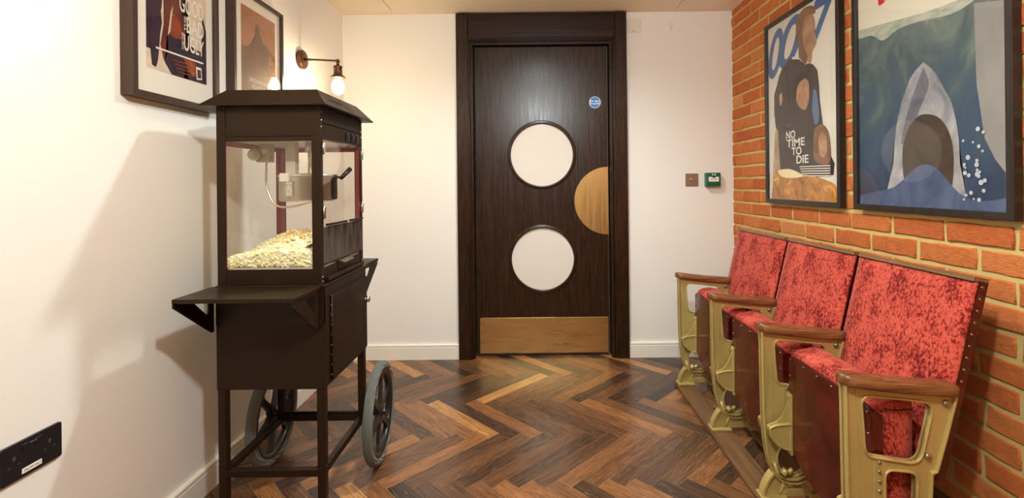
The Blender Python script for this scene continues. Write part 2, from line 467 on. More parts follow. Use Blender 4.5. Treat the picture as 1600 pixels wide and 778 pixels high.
# ------------------------------------------------------------------ floor: herringbone parquet
def build_floor():
    L, Wd = .49, .070
    X0, Y0 = .0355, 2.4855
    r2 = math.sqrt(2)
    bm = bmesh.new()
    col = bm.loops.layers.float_color.new('tone'); uv = bm.loops.layers.uv.new('grain')
    rnd = random.Random(21)
    def W2(a, b): return (X0+(a+b)/r2, Y0+(b-a)/r2)
    g = .0007
    for s in range(-14, 15):
        for k in range(-60, 61):
            ox, oy = s*L+k*Wd, -s*L+k*Wd
            for (a0, a1, b0, b1, hor) in ((ox, ox+L, oy, oy+Wd, 1), (ox, ox+Wd, oy+Wd, oy+Wd+L, 0)):
                cx, cy = W2((a0+a1)/2, (b0+b1)/2)
                if not (XL-.4 < cx < XR+.4 and YF-.4 < cy < YB+.5): continue
                t = rnd.random(); t = min(1, max(0, rnd.gauss(.46, .24))); t2 = rnd.random()
                off = rnd.random()*20
                cs = [(a0+g, b0+g), (a1-g, b0+g), (a1-g, b1-g), (a0+g, b1-g)]
                vs = [bm.verts.new((*W2(*c), 0)) for c in cs]
                f = bm.faces.new(vs)
                for l, (a, b) in zip(f.loops, cs):
                    l[col] = (t, t2, 0, 1)
                    u, v = (a-a0, b-b0) if hor else (b-b0, a-a0)
                    l[uv].uv = (u+off, v+off*.37)
    for (co, no) in (((XL, 0, 0), (-1, 0, 0)), ((XR+.02, 0, 0), (1, 0, 0)), ((0, YF, 0), (0, -1, 0)), ((0, YB+.055, 0), (0, 1, 0))):
        bmesh.ops.bisect_plane(bm, geom=bm.verts[:]+bm.edges[:]+bm.faces[:], plane_co=co, plane_no=no, clear_outer=True)
    # only the door recess reaches beyond the back wall line
    m = MB(); m.b.free(); m.b = bm
    m.mi = 1
    m.box(XL, XR+.02, YF, YB+.055, -.04, -.0006)
    me = bpy.data.meshes.new('floor'); bm.to_mesh(me); bm.free()
    me.materials.append(M_FLOOR); me.materials.append(M_JOINT)
    o = bpy.data.objects.new('floor', me); COL.objects.link(o); o['kind'] = 'structure'
build_floor()

# ------------------------------------------------------------------ walls and ceiling
m = MB(); m.box(XL-.1, XL, YF-.1, YB+.1, -.04, HC+.1); obj('wall_left', m, M_WALL, kind='structure')
m = MB(); m.box(XL-.1, XR+.1, YF-.1, YF, -.04, HC+.1); obj('wall_front', m, M_WALL, kind='structure')
# back wall with the door opening
DX0, DX1, DH = -.412, .540, 2.10
m = MB()
m.plate([(XL, -.04), (DX0, -.04), (DX0, DH), (DX1, DH), (DX1, -.04), (XR+.02, -.04), (XR+.02, HC+.05), (XL, HC+.05)], half=.05, plane='xz', at=YB+.05)
m.box(DX0-.02, DX1+.02, YB+.10, YB+.14, -.04, DH+.05)
obj('wall_back', m, M_WALL, kind='structure')
m = MB()
m.box(XL-.1, XR+.1, YF-.1, YB+.1, HC, HC+.1)
obj('ceiling', m, M_CEIL, kind='structure')
# raised ceiling strips whose edges read as the seams
m = MB()
for x0, x1 in ((-1.175, -.888), (-.882, .925), (.931, 1.245)):
    m.box(x0, x1, YF+.05, YB-.06, HC-.007, HC+.001, .0006, 1)
obj('trim_1', m, M_CEIL, kind='structure')

def brick_wall():
    bm = bmesh.new(); col = bm.loops.layers.float_color.new('tone'); rnd = random.Random(5)
    BL, BH, J = .225, .075, .014
    z0 = .034-BH
    r = 0
    while z0 < HC:
        off = (1.861 if r % 2 == 0 else 1.748) + rnd.uniform(-.008, .008)
        # row r: joint positions y = off + k*BL ; row holding .859-.934 has joints at 1.861
        k0 = math.floor((YF-off)/BL)-1
        y = off+k0*BL
        while y < YB:
            a, b = y+J/2+rnd.uniform(-.002, .002), y+BL-J/2+rnd.uniform(-.002, .002)
            a, b = max(a, YF), min(b, YB)
            zb, zt = z0+J/2, z0+BH-J/2
            if b-a > .02 and min(zt, HC)-zb > .008:
                zt2 = min(zt, HC)
                t = min(1, max(0, rnd.gauss(.5, .22))); dx = rnd.uniform(-.0025, .0025)
                j = lambda s=.0026: rnd.uniform(-s, s)
                nseg = 5
                # rough rectangle outline
                out = []
                for i in range(nseg): out.append((a+(b-a)*i/nseg, zb))
                for i in range(2): out.append((b, zb+(zt2-zb)*i/2))
                for i in range(nseg): out.append((b-(b-a)*i/nseg, zt2))
                for i in range(2): out.append((a, zt2-(zt2-zb)*i/2))
                out = [(p+j(), q+j(.0020)) for p, q in out]
                cx, cz = (a+b)/2, (zb+zt2)/2
                rings = []
                for (dep, ins) in ((.016, 0), (.0045, 0), (.0015, .0018), (0, .0045)):
                    ring = []
                    for p, q in out:
                        vx = 1 if p > cx else -1; vz = 1 if q > cz else -1
                        ex = ins if abs(p-cx) > (b-a)/2-.006 else 0
                        ez = ins if abs(q-cz) > (zt2-zb)/2-.006 else 0
                        ring.append(bm.verts.new((XR+dep+dx, p-vx*ex, q-vz*ez)))
                    rings.append(ring)
                fs = []
                n = len(out)
                for A, B in zip(rings, rings[1:]):
                    for i in range(n):
                        f = bm.faces.new((A[i], A[(i+1) % n], B[(i+1) % n], B[i])); f.smooth = True; fs.append(f)
                fs.append(bm.faces.new(rings[-1]))
                for f in fs:
                    for l in f.loops: l[col] = (t, rnd.random(), 0, 1)
            y += BL
        z0 += BH; r += 1
    bmesh.ops.recalc_face_normals(bm, faces=bm.faces)
    m = MB(); m.b.free(); m.b = bm; m.mi = 1
    m.box(XR+.0065, XR+.10, YF-.1, YB+.1, -.04, HC+.1)
    me = bpy.data.meshes.new('wall_right'); bm.to_mesh(me); bm.free()
    me.materials.append(M_BRICK); me.materials.append(M_MORTAR)
    o = bpy.data.objects.new('wall_right', me); COL.objects.link(o); o['kind'] = 'structure'
brick_wall()

# skirting boards
def skirt_profile(h=.098, t=.016):
    return [(0, 0), (t, 0), (t, h-.020), (t-.002, h-.018), (t-.002, h-.015), (t, h-.013), (t, h-.004), (t-.004, h), (0, h)]
def skirt(name, a, b, normal, m_, h=.098, t=.016):
    mb = MB(); a, b = V(a), V(b); nn = V(normal)
    rings = [[p+nn*q[0]+V((0, 0, q[1])) for q in skirt_profile(h, t)] for p in (a, b)]
    mb.loft(rings, smooth=False); obj(name, mb, m_, kind='structure')
skirt('baseboard_left', (XL, YF, 0), (XL, YB, 0), (1, 0, 0), M_SKIRT)
skirt('baseboard_back', (XL+.016, YB, 0), (-.487, YB, 0), (0, -1, 0), M_SKIRT)
skirt('baseboard_back_right', (.619, YB, 0), (XR, YB, 0), (0, -1, 0), M_SKIRT)
skirt('baseboard_front', (XL+.016, YF, 0), (XR, YF, 0), (0, 1, 0), M_SKIRT)
skirt('baseboard_right', (XR+.006, YF+.016, 0), (XR+.006, YB-.016, 0), (-1, 0, 0), M_BATTEN, .128, .024)

# ------------------------------------------------------------------ door surround and door leaf
YW = YB
m = MB()
AT = HC-.006
for (x0, x1, s) in ((-.487, -.412, 1), (.544, .619, -1)):     # jamb architraves, full height
    m.box(x0, x1, YW-.030, YW+.002, 0, AT, .003, 2)
m.mi = 1
m.box(-.412, .544, YW-.024, YW+.002, 2.083, AT, .003, 2)        # head board
m.mi = 0
for k, (w, y) in enumerate(((.012, -.027), (.010, -.020))):
    a = -.412+.012*k; b = .544-.012*k; top = 2.083-.010*k
    m.box(a, a+w, YW+y, YW+.03, 0, top, .003, 2)
    m.box(b-w, b, YW+y, YW+.03, 0, top, .003, 2)
    m.mi = 1; m.box(a, b, YW+y, YW+.03, top-w, top, .003, 2); m.mi = 0
# lining
m.box(-.412, -.382, YW-.006, YW+.075, 0, 2.07)
m.box(.507, .540, YW-.012, YW+.075, 0, 2.07)
m.box(.512, .540, YW-.020, YW+.02, 0, 2.065, .003, 2)
m.mi = 1; m.box(-.412, .540, YW-.002, YW+.075, 2.046, 2.085)
obj('trim_2', m, [M_DOOR, M_DOORX], kind='structure')
# door
door = thing('door_1', '', 'door', (.0625, 3.19, .012)); del door['category']; del door['label']; door['kind'] = 'structure'
YD = 3.17
CX, C1, C2, RW = .0635, 1.327, .639, .205
m = MB()
m.plate([(-.374, .013), (.499, .013), (.499, 2.041), (-.374, 2.041)], [circ(CX, C1, RW+.002, 64), circ(CX, C2, RW+.002, 64)], half=.022, bev=.0015, plane='xz', at=YD+.022)
obj('door_panel', m, M_DOOR, door)
m = MB(); m.box(-.381, .506, YD+.05, YD+.06, .0, 2.05); obj('gap_shade', m, M_DARKGAP, door)  # shade of the gap painted as a near-black sheet behind the leaf
for c in (C1, C2):
    m = MB()
    m.lathe([(RW, .03), (RW, -.002), (RW+.003, -.006), (RW+.010, -.006), (RW+.013, -.003), (RW+.018, -.004), (RW+.023, -.002), (RW+.024, .002), (RW+.004, .004)], (CX, YD, c), 'y', 72)
    ring = obj('window_ring', m, M_DOOR, door)
    m = MB(); m.lathe([(0, 0), (RW, 0), (RW, .006), (0, .006)], (CX, YD+.008, c), 'y', 72, False)
    obj('window_glass', m, M_WINGL, door)
m = MB(); m.box(-.356, .492, YD-.0025, YD, .020, .254, .0008, 1)
kick = obj('kick_plate', m, M_BRASS, door, label='brass kick plate')
m = MB(); m.plate(circ(.4985, 1.0206, .223, 48, PI/2, 3*PI/2), half=.0012, plane='xz', at=YD-.0013)
push = obj('push_plate', m, M_BRASS2, door, label='half-round brass push plate')
m = MB(); m.sphere((0, 0, 0), .0035, 10, (1, .4, 1))
scr = obj('screw', m, M_CHROME, kick, loc=(0, 0, 0)); 
scr.location = V((-.346, YD-.003, .244))-ORG[kick.name]; ORG[scr.name] = V((-.346, YD-.003, .244))
for x, z in ((-.346, .030), (.482, .244), (.482, .030), (.063, .246), (.063, .028)): copy_part(scr, kick, (x, YD-.003, z))
for ang in (92, 130, 230, 268):
    a = math.radians(ang); copy_part(scr, push, (.4985+.212*math.cos(a) - (.006 if ang in (92, 268) else 0), YD-.003, 1.0206+.212*math.sin(a)))
sign = thing('fire_door_sign', 'small round blue fire door sign with white words on the dark door', 'sign', (.418, YD-.001, 1.67))
m = MB(); m.lathe([(0, 0), (.0385, 0), (.0385, .0008), (0, .0008)], (.418, YD-.0009, 1.67), 'y', 40, False)
m.mi = 1; m.lathe([(0, 0), (.035, 0), (.035, .0004), (0, .0004)], (.418, YD-.0013, 1.67), 'y', 40, False)
obj('disc', m, [M_WHITE, M_BLUE], sign)
m = MB(); MX = lambda x, y, z: Matrix.Translation((x, y, z)) @ Matrix.Rotation(PI/2, 4, 'X')
m.text('Fire door', .017, MX(.418, YD-.0015, 1.673), 'CENTER', .0001, .0006)
m.text('keep shut', .017, MX(.418, YD-.0015, 1.657), 'CENTER', .0001, .0006)
obj('wording', m, M_WHITE, sign)

# ------------------------------------------------------------------ wall fittings
sw = thing('light_switch', 'square bronze dolly switch plate on white wall left of green box', 'light switch', (1.04, YB, 1.11))
m = MB(); m.box(.998, 1.082, YB-.005, YB, 1.109, 1.193, .002, 2); obj('plate', m, M_SWITCH, sw)
m = MB(); m.lathe([(0, -.02), (.004, -.02), (.0055, -.012), (.003, 0), (.008, 0), (.008, .004)], (1.036, YB-.009, 1.155), 'y', 16); obj('toggle', m, M_CHROME, sw)
dots('screw', M_CHROME, sw, [(1.008, YB-.005, 1.151), (1.072, YB-.005, 1.151)], .003)
ex = thing('door_release_box', 'green break-glass door release unit beside the brick wall', 'door release', (1.167, YB, 1.108))
m = MB(); m.box(1.122, 1.212, YB-.048, YB, 1.108, 1.196, .004, 3); obj('housing', m, M_GREEN, ex)
m = MB(); m.box(1.134, 1.199, YB-.050, YB-.047, 1.139, 1.169, .001, 1); obj('panel', m, M_WHITE, ex)
dots('black_dot', M_BLACK, ex, [(1.1665+dx, YB-.0505, 1.154) for dx in (-.014, 0, .014)], .0038, (1, .3, 1))
m = MB(); m.box(1.157, 1.176, YB-.0515, YB-.0495, 1.163, 1.171); obj('black_tab', m, M_BLACK, ex)
m = MB(); m.box(1.156, 1.162, YB-.0495, YB-.047, 1.178, 1.188); obj('symbol', m, M_WHITE, ex)
m = MB(); m.box(1.171, 1.178, YB-.0495, YB-.047, 1.177, 1.189); obj('symbol', m, M_WHITE, ex)
bp = thing('blanking_plate', 'square white blank plate beside the top of the door frame', 'wall plate', (.672, YB, 2.115))
m = MB(); m.box(.628, .718, YB-.006, YB, 2.115, 2.203, .002, 2); obj('plate', m, M_WHITEP, bp)
dots('screw', M_LAMPM, bp, [(x, YB-.006, 2.159) for x in (.643, .703)], .0025)
m = MB(); m.box(.664, .684, YB-.0065, YB-.005, 2.123, 2.125); obj('slot', m, M_LAMPM, bp)
m = MB(); m.lathe([(0, 0), (.024, 0), (.026, .002), (.026, .003)], (.903, YB-.003, 2.153), 'y', 32)
tag(obj('cover_disc', m, M_WALL), 'small painted round cover disc high on the wall right of the door', 'wall plate')
M_PINHOLE = mat('pin_shutter', srgb(70, 66, 62), .5)
so = thing('power_socket', 'black double power socket low on the left wall with white label strip', 'power socket', (XL, 1.168, .447))
m = MB(); m.plate(rpoly([(1.096, .447), (1.240, .447), (1.240, .535), (1.096, .535)], .006), half=.004, bev=.0015, plane='yz', at=XL+.004)
obj('plate', m, M_PLAST, so)
for y in (1.125, 1.208):
    for bb in ((y-.003, y+.003, .497, .507), (y-.014, y-.008, .483, .486), (y+.008, y+.014, .483, .486)):
        m = MB(); m.box(XL+.0078, XL+.0086, *bb); obj('pin_hole', m, M_PINHOLE, so)
    m = MB(); m.box(XL+.007, XL+.0105, y+.018 if y < 1.16 else y-.030, y+.030 if y < 1.16 else y-.018, .510, .526, .001, 1); obj('rocker', m, M_PLAST, so)
m = MB(); m.box(XL+.0075, XL+.0088, 1.142, 1.188, .456, .468)
lb = obj('label_strip', m, M_WHITE, so, label='white label strip')
ML = lambda y, z, x: Matrix.Translation((x, y, z)) @ Matrix(((0, 0, 1, 0), (1, 0, 0, 0), (0, 1, 0, 0), (0, 0, 0, 1)))
m = MB(); m.text('DB-MP/10L3', .0075, ML(1.146, .4592, XL+.009), 'LEFT', .0001); obj('wording', m, M_BLACK, lb)
m = MB()
m.text('13A', .006, ML(1.160, .520, XL+.0082), 'LEFT', .0001); m.text('250V', .006, ML(1.172, .520, XL+.0082), 'LEFT', .0001)
obj('marking', m, mat('grey_ink', srgb(150, 145, 140), .5), so)

# ------------------------------------------------------------------ lamps
def sconce(y, label, watts):
    xz = XL; zc = 1.81
    t = thing('wall_lamp', label, 'wall lamp', (XL, y, zc-.05), 'bare-bulb wall lamps on the left wall')
    m = MB(); m.lathe([(0, .024), (.010, .024), (.046, .022), (.050, .018), (.050, 0), (0, 0)], (XL, y, zc), 'x', 36); bp_ = obj('back_plate', m, M_LAMPM, t)
    dots('screw', M_LAMPM, bp_, [(XL+.024, y-.022, zc+.006), (XL+.024, y+.022, zc+.006)], .005)
    m = MB(); m.cyl((XL+.02, y, zc), (XL+.06, y, zc-.001), .009, .006); m.cyl((XL+.05, y, zc), (-1.035, y, zc-.008), .005, seg=12)
    m.sphere((-1.030, y, zc-.010), .011, 16); obj('arm', m, M_LAMPM, t)
    m = MB(); m.cyl((-1.030, y, zc-.012), (-1.030, y, zc-.035), .008, seg=14)
    m.lathe([(0, -.034), (.020, -.036), (.024, -.042), (.021, -.048), (.021, -.075), (.025, -.085), (.037, -.094), (.039, -.098), (.037, -.101), (.018, -.093), (.016, -.08)], (-1.030, y, zc), 'z', 32)
    obj('lamp_holder', m, M_LAMPM, t)
    m = MB(); m.lathe([(.010, -.088), (.014, -.100), (.026, -.120), (.0325, -.142), (.032, -.160), (.024, -.178), (.010, -.188), (0, -.190)], (-1.030, y, zc), 'z', 32)
    obj('bulb', m, M_BULBG, t)
    m = MB()
    pts = []
    for k in range(7):
        a = 2*PI*k/6; r = .010
        pts += [(-1.030+r*math.cos(a), y+r*math.sin(a), zc-(.108 if k % 2 == 0 else .168))]
    m.tube(pts, .0016, 6); m.cyl((-1.03, y, zc-.095), (-1.03, y, zc-.115), .003, seg=8)
    obj('filament', m, M_GLOW, t)
    lamp('bulb_light', (-1.030, y, zc-.140), watts, .022, (1, .80, .52))
sconce(SCONCES[0], 'bronze swing arm wall lamp with lit bare bulb above the popcorn cart', BULB_W[0])
# its twin hangs just above the photograph's upper left edge
sconce(SCONCES[1], 'bronze wall lamp with lit bare bulb above the black socket, nearer the camera', BULB_W[1])
px_, py_, pz_, pw_ = PENDANT
t = thing('pendant_lamp', 'small opal globe pendant lamp hanging from the ceiling near the camera', 'pendant lamp', (px_, py_, pz_))
m = MB(); m.lathe([(0, 0), (.045, 0), (.045, -.02), (0, -.024)], (px_, py_, HC-.001), 'z', 32); obj('ceiling_rose', m, M_LAMPM, t)
m = MB(); m.cyl((px_, py_, HC-.02), (px_, py_, pz_+.075), .003, seg=8); m.cyl((px_, py_, pz_+.045), (px_, py_, pz_+.08), .018, .014); obj('cord', m, M_LAMPM, t)
m = MB(); m.sphere((px_, py_, pz_), .055, 32); obj('globe', m, M_BULBG, t)
lamp('pendant_light', (px_, py_, pz_), pw_, .04, DL_COL)
for i, (x, y, w) in enumerate(DOWNLIGHT_AND_FILL):
    t = thing('downlight_or_fill', ('round ceiling downlight over the floor before the door', 'added fill light behind the camera, shaped as a ceiling downlight')[i], 'ceiling light', (x, y, HC-.012), 'recessed ceiling downlights')
    m = MB(); m.lathe([(.045, 0), (.045, -.006), (.058, -.006), (.062, 0)], (x, y, HC-.002), 'z', 40); obj('bezel', m, M_WHITEP, t)
    m = MB(); m.lathe([(0, -.001), (.045, -.001), (.045, .0)], (x, y, HC-.004), 'z', 32); obj('lens', m, M_LED, t)
    lamp('downlight_beam', (x, y, HC-.03), w, .045, DL_COL, 'SPOT', math.radians(158), 1.0)

# ------------------------------------------------------------------ popcorn cart
CZ0, CZ1 = 1.594, 1.995           # near and far face
CX0, CX1 = -1.056, -.697
H_BOX, H_TOP = .460, .806
cart = thing('popcorn_cart', 'black two-wheeled popcorn cart with glass popcorn machine cabinet and fold-out shelves', 'popcorn cart', ((CX0+CX1)/2, (CZ0+CZ1)/2, 0))
def bolt_heads(m, pts, axis, r=.004):
    for p in pts: m.sphere(p, r, 10, {'y': (1, .5, 1), 'x': (.5, 1, 1)}[axis])
# body
m = MB()
m.box(CX0, CX1, CZ0, CZ1, H_BOX, H_TOP-.006, .0015, 1)
m.box(CX0, CX1, CZ0-.0012, CZ0+.01, H_BOX+.215, H_TOP-.004, .0006, 1)
obj('cart_body', m, M_BLACKM, cart)
m = MB(); m.box(CX0-.002, CX1+.002, CZ0-.002, CZ1+.002, H_TOP-.010, H_TOP, .002, 1); obj('cart_top', m, M_BLACKM, cart)
# door in the right side
m = MB(); m.plate([(CZ0+.055, H_BOX+.012), (CZ1-.006, H_BOX+.012), (CZ1-.006, H_TOP-.045), (CZ0+.055, H_TOP-.045)], half=.003, bev=.001, plane='yz', at=CX1+.003)
cd = obj('cabinet_door', m, M_BLACKM, cart)
m = MB(); m.cyl((CX1+.005, CZ0+.052, H_BOX+.012), (CX1+.005, CZ0+.052, H_TOP-.045), .003, seg=8)
obj('hinge', m, M_BLACKM, cd)
dots('rivet', M_CHROME, cd, [(CX1+.0045, CZ0+.047, H_BOX+.03+k*.034) for k in range(9)], .002, seg=8)
m = MB(); m.cyl((CX1+.004, CZ1-.035, .672), (CX1+.016, CZ1-.035, .672), .006, seg=14); m.lathe([(0, .030), (.010, .028), (.014, .022), (.012, .016), (.006, .014)], (CX1, CZ1-.035, .672), 'x', 20)
obj('door_knob', m, M_CHROME, cd, label='small chrome knob')
# legs
LW = .026
legs = []
for (x0, y0, zb) in ((CX0+.002, CZ0+.002, 0), (CX1-.002-LW, CZ0+.002, 0), (CX0+.002, CZ1-LW-.002, .165), (CX1-.002-LW, CZ1-LW-.002, .165)):
    m = MB(); m.box(x0, x0+LW, y0, y0+LW, zb, H_BOX, .0015, 1)
    lg = obj('leg', m, M_BLACKM, cart)
    dots('bolt', M_BLACKM, lg, [(x0+LW/2, y0-.0005, .196), (x0+LW+.0005, y0+LW/2, .196)], .0042)
for nm, b in (('front_rail', (CX0+.02, CX1-.02, CZ0+.004, CZ0+.026, .166, .190)), ('rear_rail', (CX0+.02, CX1-.02, CZ1-.028, CZ1-.006, .172, .196)),
              ('side_rail', (CX0+.004, CX0+.026, CZ0+.02, CZ1-.02, .168, .192)), ('side_rail', (CX1-.026, CX1-.004, CZ0+.02, CZ1-.02, .168, .192))):
    m = MB(); m.box(*b, .0015, 1); obj(nm, m, M_BLACKM, cart)
# wheels and axle
YA = 1.985
m = MB(); m.cyl((-1.095, YA-.005, .2), (-.625, YA+.0, .2), .006, seg=14); m.cyl((CX1-.002, YA, .2), (CX1+.014, YA, .2), .011, seg=14); obj('axle', m, M_BLACKM, cart)
def wheel(xc, label=None):
    rot = Matrix.Translation((xc, YA, .2)) @ Matrix.Rotation(math.radians(3.5), 4, 'Z')
    m = MB(); t = []
    prof = [(.165, -.009), (.172, -.0165), (.183, -.019), (.193, -.016), (.1995, -.008), (.2, 0), (.1995, .008), (.193, .016), (.183, .019), (.172, .0165), (.165, .009)]
    m.lathe(prof+[prof[0]], (0, 0, 0), 'x', 72)
    m.b.transform(rot); ty = obj('tyre', m, M_TYRE, cart, label='grey rubber tyre')
    m = MB()
    m.lathe([(.170, -.013), (.166, -.015), (.150, -.012), (.148, -.004), (.148, .004), (.150, .012), (.166, .015), (.170, .013), (.170, -.013)], (0, 0, 0), 'x', 64)
    for k in range(6):
        a = 2*PI*k/6+.3
        r0, r1 = .026, .152
        c, s_ = math.cos(a), math.sin(a)
        rings = []
        for rr, w, th in ((r0, .022, .009), (.06, .013, .007), (.12, .012, .006), (r1, .022, .007)):
            rings.append([(dx, rr*c-dw*s_, rr*s_+dw*c) for dx, dw in ((-th, -w), (th, -w), (th, w), (-th, w))])
        m.loft(rings, smooth=False)
    m.b.transform(rot); rim = obj('wheel_rim', m, M_PLAST, cart, label='black six-spoke rim')
    m = MB(); m.lathe([(0, -.026), (.012, -.026), (.014, -.022), (.014, -.014), (.028, -.010), (.030, 0), (.028, .010), (.014, .014), (.014, .022), (.012, .026), (0, .026)], (0, 0, 0), 'x', 28)
    m.b.transform(rot); obj('hub', m, M_PLAST, rim)
M_TYRE = mat('tyre_rubber', srgb(128, 132, 124), .7)
n_ = N(M_TYRE); w_ = n_.new('ShaderNodeTexWave'); w_.inputs['Scale'].default_value = 110; w_.inputs['Distortion'].default_value = 1.5
n_.link(n_.coord((1, 1, 1)), w_.inputs['Vector']); n_.bump(w_.outputs['Fac'], .8, .004)
n_.link(n_.ramp(w_.outputs['Fac'], [(.3, srgb(92, 96, 92)), (.7, srgb(140, 144, 136))]), n_.b.inputs['Base Color'])
wheel(-.642); wheel(-1.080)
# fold-out shelves
def shelf(near):
    s = -1 if near else 1
    y0 = CZ0 if near else CZ1; y1 = y0+s*(.180 if near else .195)
    zt = H_TOP-.002
    m = MB(); m.box(CX0-.012, CX1-.010, min(y0, y1), max(y0, y1), zt-.013, zt, .0015, 1)
    sh = obj('shelf', m, M_BLACKM, cart)
    for x in (CX0-.008, CX1-.016):
        out = [(y0, zt-.012), (y1, zt-.012), (y1, zt-.026), (y0+s*.012, .655), (y0, .655)]
        hole = rpoly([(y0+s*.026, zt-.022), (y0+s*.105, zt-.022), (y0+s*.026, .712)], .010)
        m = MB(); m.plate(out, [hole], half=.002, plane='yz', at=x); obj('bracket', m, M_BLACKM, sh)
shelf(True); shelf(False)
# ---- machine cabinet
MX0, MX1, MZ0, MZ1 = -1.051, -.706, 1.598, 1.990
ZB, ZG0, ZG1, ZE = H_TOP, .864, 1.286, 1.402
PW = .029
pc = bpy.data.objects.new('machine_cabinet', None)
m = MB()
m.box(MX0+.002, MX1-.002, MZ0+.002, MZ1-.002, ZB, ZG0-.006, .001, 1)
cab = obj('cabinet_base', m, M_BLACKM, cart)
for (x0, x1, y0, y1, name) in ((MX0, MX0+PW, MZ0, MZ0+.004, 0), (MX0, MX0+.004, MZ0, MZ0+PW, 0), (MX1-PW, MX1, MZ0, MZ0+.004, 1), (MX1-.004, MX1, MZ0, MZ0+.020, 1),
        (MX0, MX0+PW, MZ1-.004, MZ1, 2), (MX0, MX0+.004, MZ1-PW, MZ1, 2), (MX1-PW, MX1, MZ1-.004, MZ1, 3), (MX1-.004, MX1, MZ1-.020, MZ1, 3)):
    pass
corner = {0: (MX0, MZ0, 1, 1), 1: (MX1, MZ0, -1, 1), 2: (MX0, MZ1, 1, -1), 3: (MX1, MZ1, -1, -1)}
for k, (x, y, sx, sy) in corner.items():
    m = MB()
    out = [(x, y), (x+sx*PW, y), (x+sx*PW, y+sy*.003), (x+sx*.003, y+sy*.003), (x+sx*.003, y+sy*(.022)), (x, y+sy*.022)]
    m.loft([[(p[0], p[1], z) for p in out] for z in (ZB, ZE)], smooth=False)
    # inner maroon liner
    m.mi = 1
    out2 = [(x+sx*.004, y+sy*.0035), (x+sx*PW, y+sy*.0035), (x+sx*PW, y+sy*.006), (x+sx*.006, y+sy*.006), (x+sx*.006, y+sy*.022), (x+sx*.004, y+sy*.022)]
    m.loft([[(p[0], p[1], z) for p in out2] for z in (ZG0, ZE-.01)], smooth=False)
    ps = obj('corner_post', m, [M_BLACKM, M_RED], cart, label='black post, maroon inside')
    if sy > 0: dots('screw', M_BLACKM, ps, [(x+sx*.018, y-.0005, z) for z in (1.390, 1.312, .833, .816)], .0036, (1, .6, 1))
    if sx < 0: dots('screw', M_STEEL, ps, [(x+.0005, y+sy*.010, z) for z in (1.384, 1.356, 1.334, .83, .815)], .003, (.6, 1, 1))
# header panels and the inner ceiling
def hdr(name, b, mm, lbl=None):
    m = MB(); m.box(*b, .001, 1); return obj(name, m, mm, cart, label=lbl)
m = MB(); m.box(MX0+PW-.002, MX1-PW+.002, MZ0+.002, MZ0+.006, ZG1+.022, ZE-.006); m.box(MX0+PW-.002, MX1-PW+.002, MZ0-.001, MZ0+.006, ZG1+.016, ZG1+.024, .002, 2); m.box(MX0+PW-.002, MX1-PW+.002, MZ0+.002, MZ0+.008, ZG1, ZG1+.017)
obj('header_panel', m, M_BLACKM, cart)
m = MB(); m.box(MX0+.001, MX0+.005, MZ0+.02, MZ1-.02, ZG1, ZE-.006); m.mi = 1; m.box(MX0+.0055, MX0+.007, MZ0+.02, MZ1-.02, ZG1-.012, ZE-.03); obj('header_panel', m, [M_BLACKM, M_RED], cart)
m = MB(); m.box(MX0+.02, MX1-.02, MZ1-.006, MZ1-.002, ZG1, ZE-.006); m.mi = 1; m.box(MX0+.02, MX1-.02, MZ1-.008, MZ1-.0065, ZG1-.012, ZE-.03); obj('header_panel', m, [M_BLACKM, M_RED], cart)
m = MB(); m.box(MX1-.006, MX1-.001, MZ0+.018, MZ1-.018, ZG1+.010, ZE-.004); m.box(MX1-.003, MX1+.002, MZ0+.02, MZ1-.004, ZG1+.062, ZG1+.066, .0008, 1)
cp = obj('control_panel', m, M_BLACKM, cart)
for y in (1.835, 1.885, 1.932):
    m = MB(); m.box(MX1-.001, MX1+.004, y-.016, y+.016, 1.306, 1.338, .001, 1); m.box(MX1+.003, MX1+.008, y-.010, y+.010, 1.312, 1.332, .002, 2)
    obj('rocker_switch', m, M_PLAST, cp)
m = MB(); m.box(MX0+.01, MX1-.01, MZ0+.01, MZ1-.01, 1.292, 1.298); obj('inner_ceiling', m, M_INNER, cart, label='pale steel inner ceiling')
m = MB(); m.box(MX0+.006, MX1-.006, MZ0+.006, MZ1-.006, ZG0-.006, ZG0); obj('popcorn_tray', m, M_STEEL, cart)
# roof
ER, TR = ZE+.003, 1.461
ex0, ex1, ey0, ey1 = -1.084, -.674, 1.562, 2.040
tx0, tx1, ty0, ty1 = -1.028, -.724, 1.618, 1.985
m = MB()
m.loft([[(ex0, ey0, ER-.004), (ex1, ey0, ER-.004), (ex1, ey1, ER-.004), (ex0, ey1, ER-.004)], [(ex0, ey0, ER), (ex1, ey0, ER), (ex1, ey1, ER), (ex0, ey1, ER)], [(tx0, ty0, TR), (tx1, ty0, TR), (tx1, ty1, TR), (tx0, ty1, TR)]], smooth=False)
rf = obj('roof', m, M_BLACKM, cart)
m = MB(); m.box(MX0+.004, MX1-.004, MZ0+.004, MZ1-.004, ZE-.01, ER-.003); obj('roof_collar', m, M_BLACKM, rf)
for z, a, b in ((.5, 1.66, 1.76), (.42, 1.66, 1.76)):
    x = ex1+(tx1-ex1)*z; zz = ER+(TR-ER)*z
    m = MB(); m.box(x-.001, x+.002, a, b, zz-.0015, zz+.0015); obj('vent_slot', m, M_DARKGAP, rf)
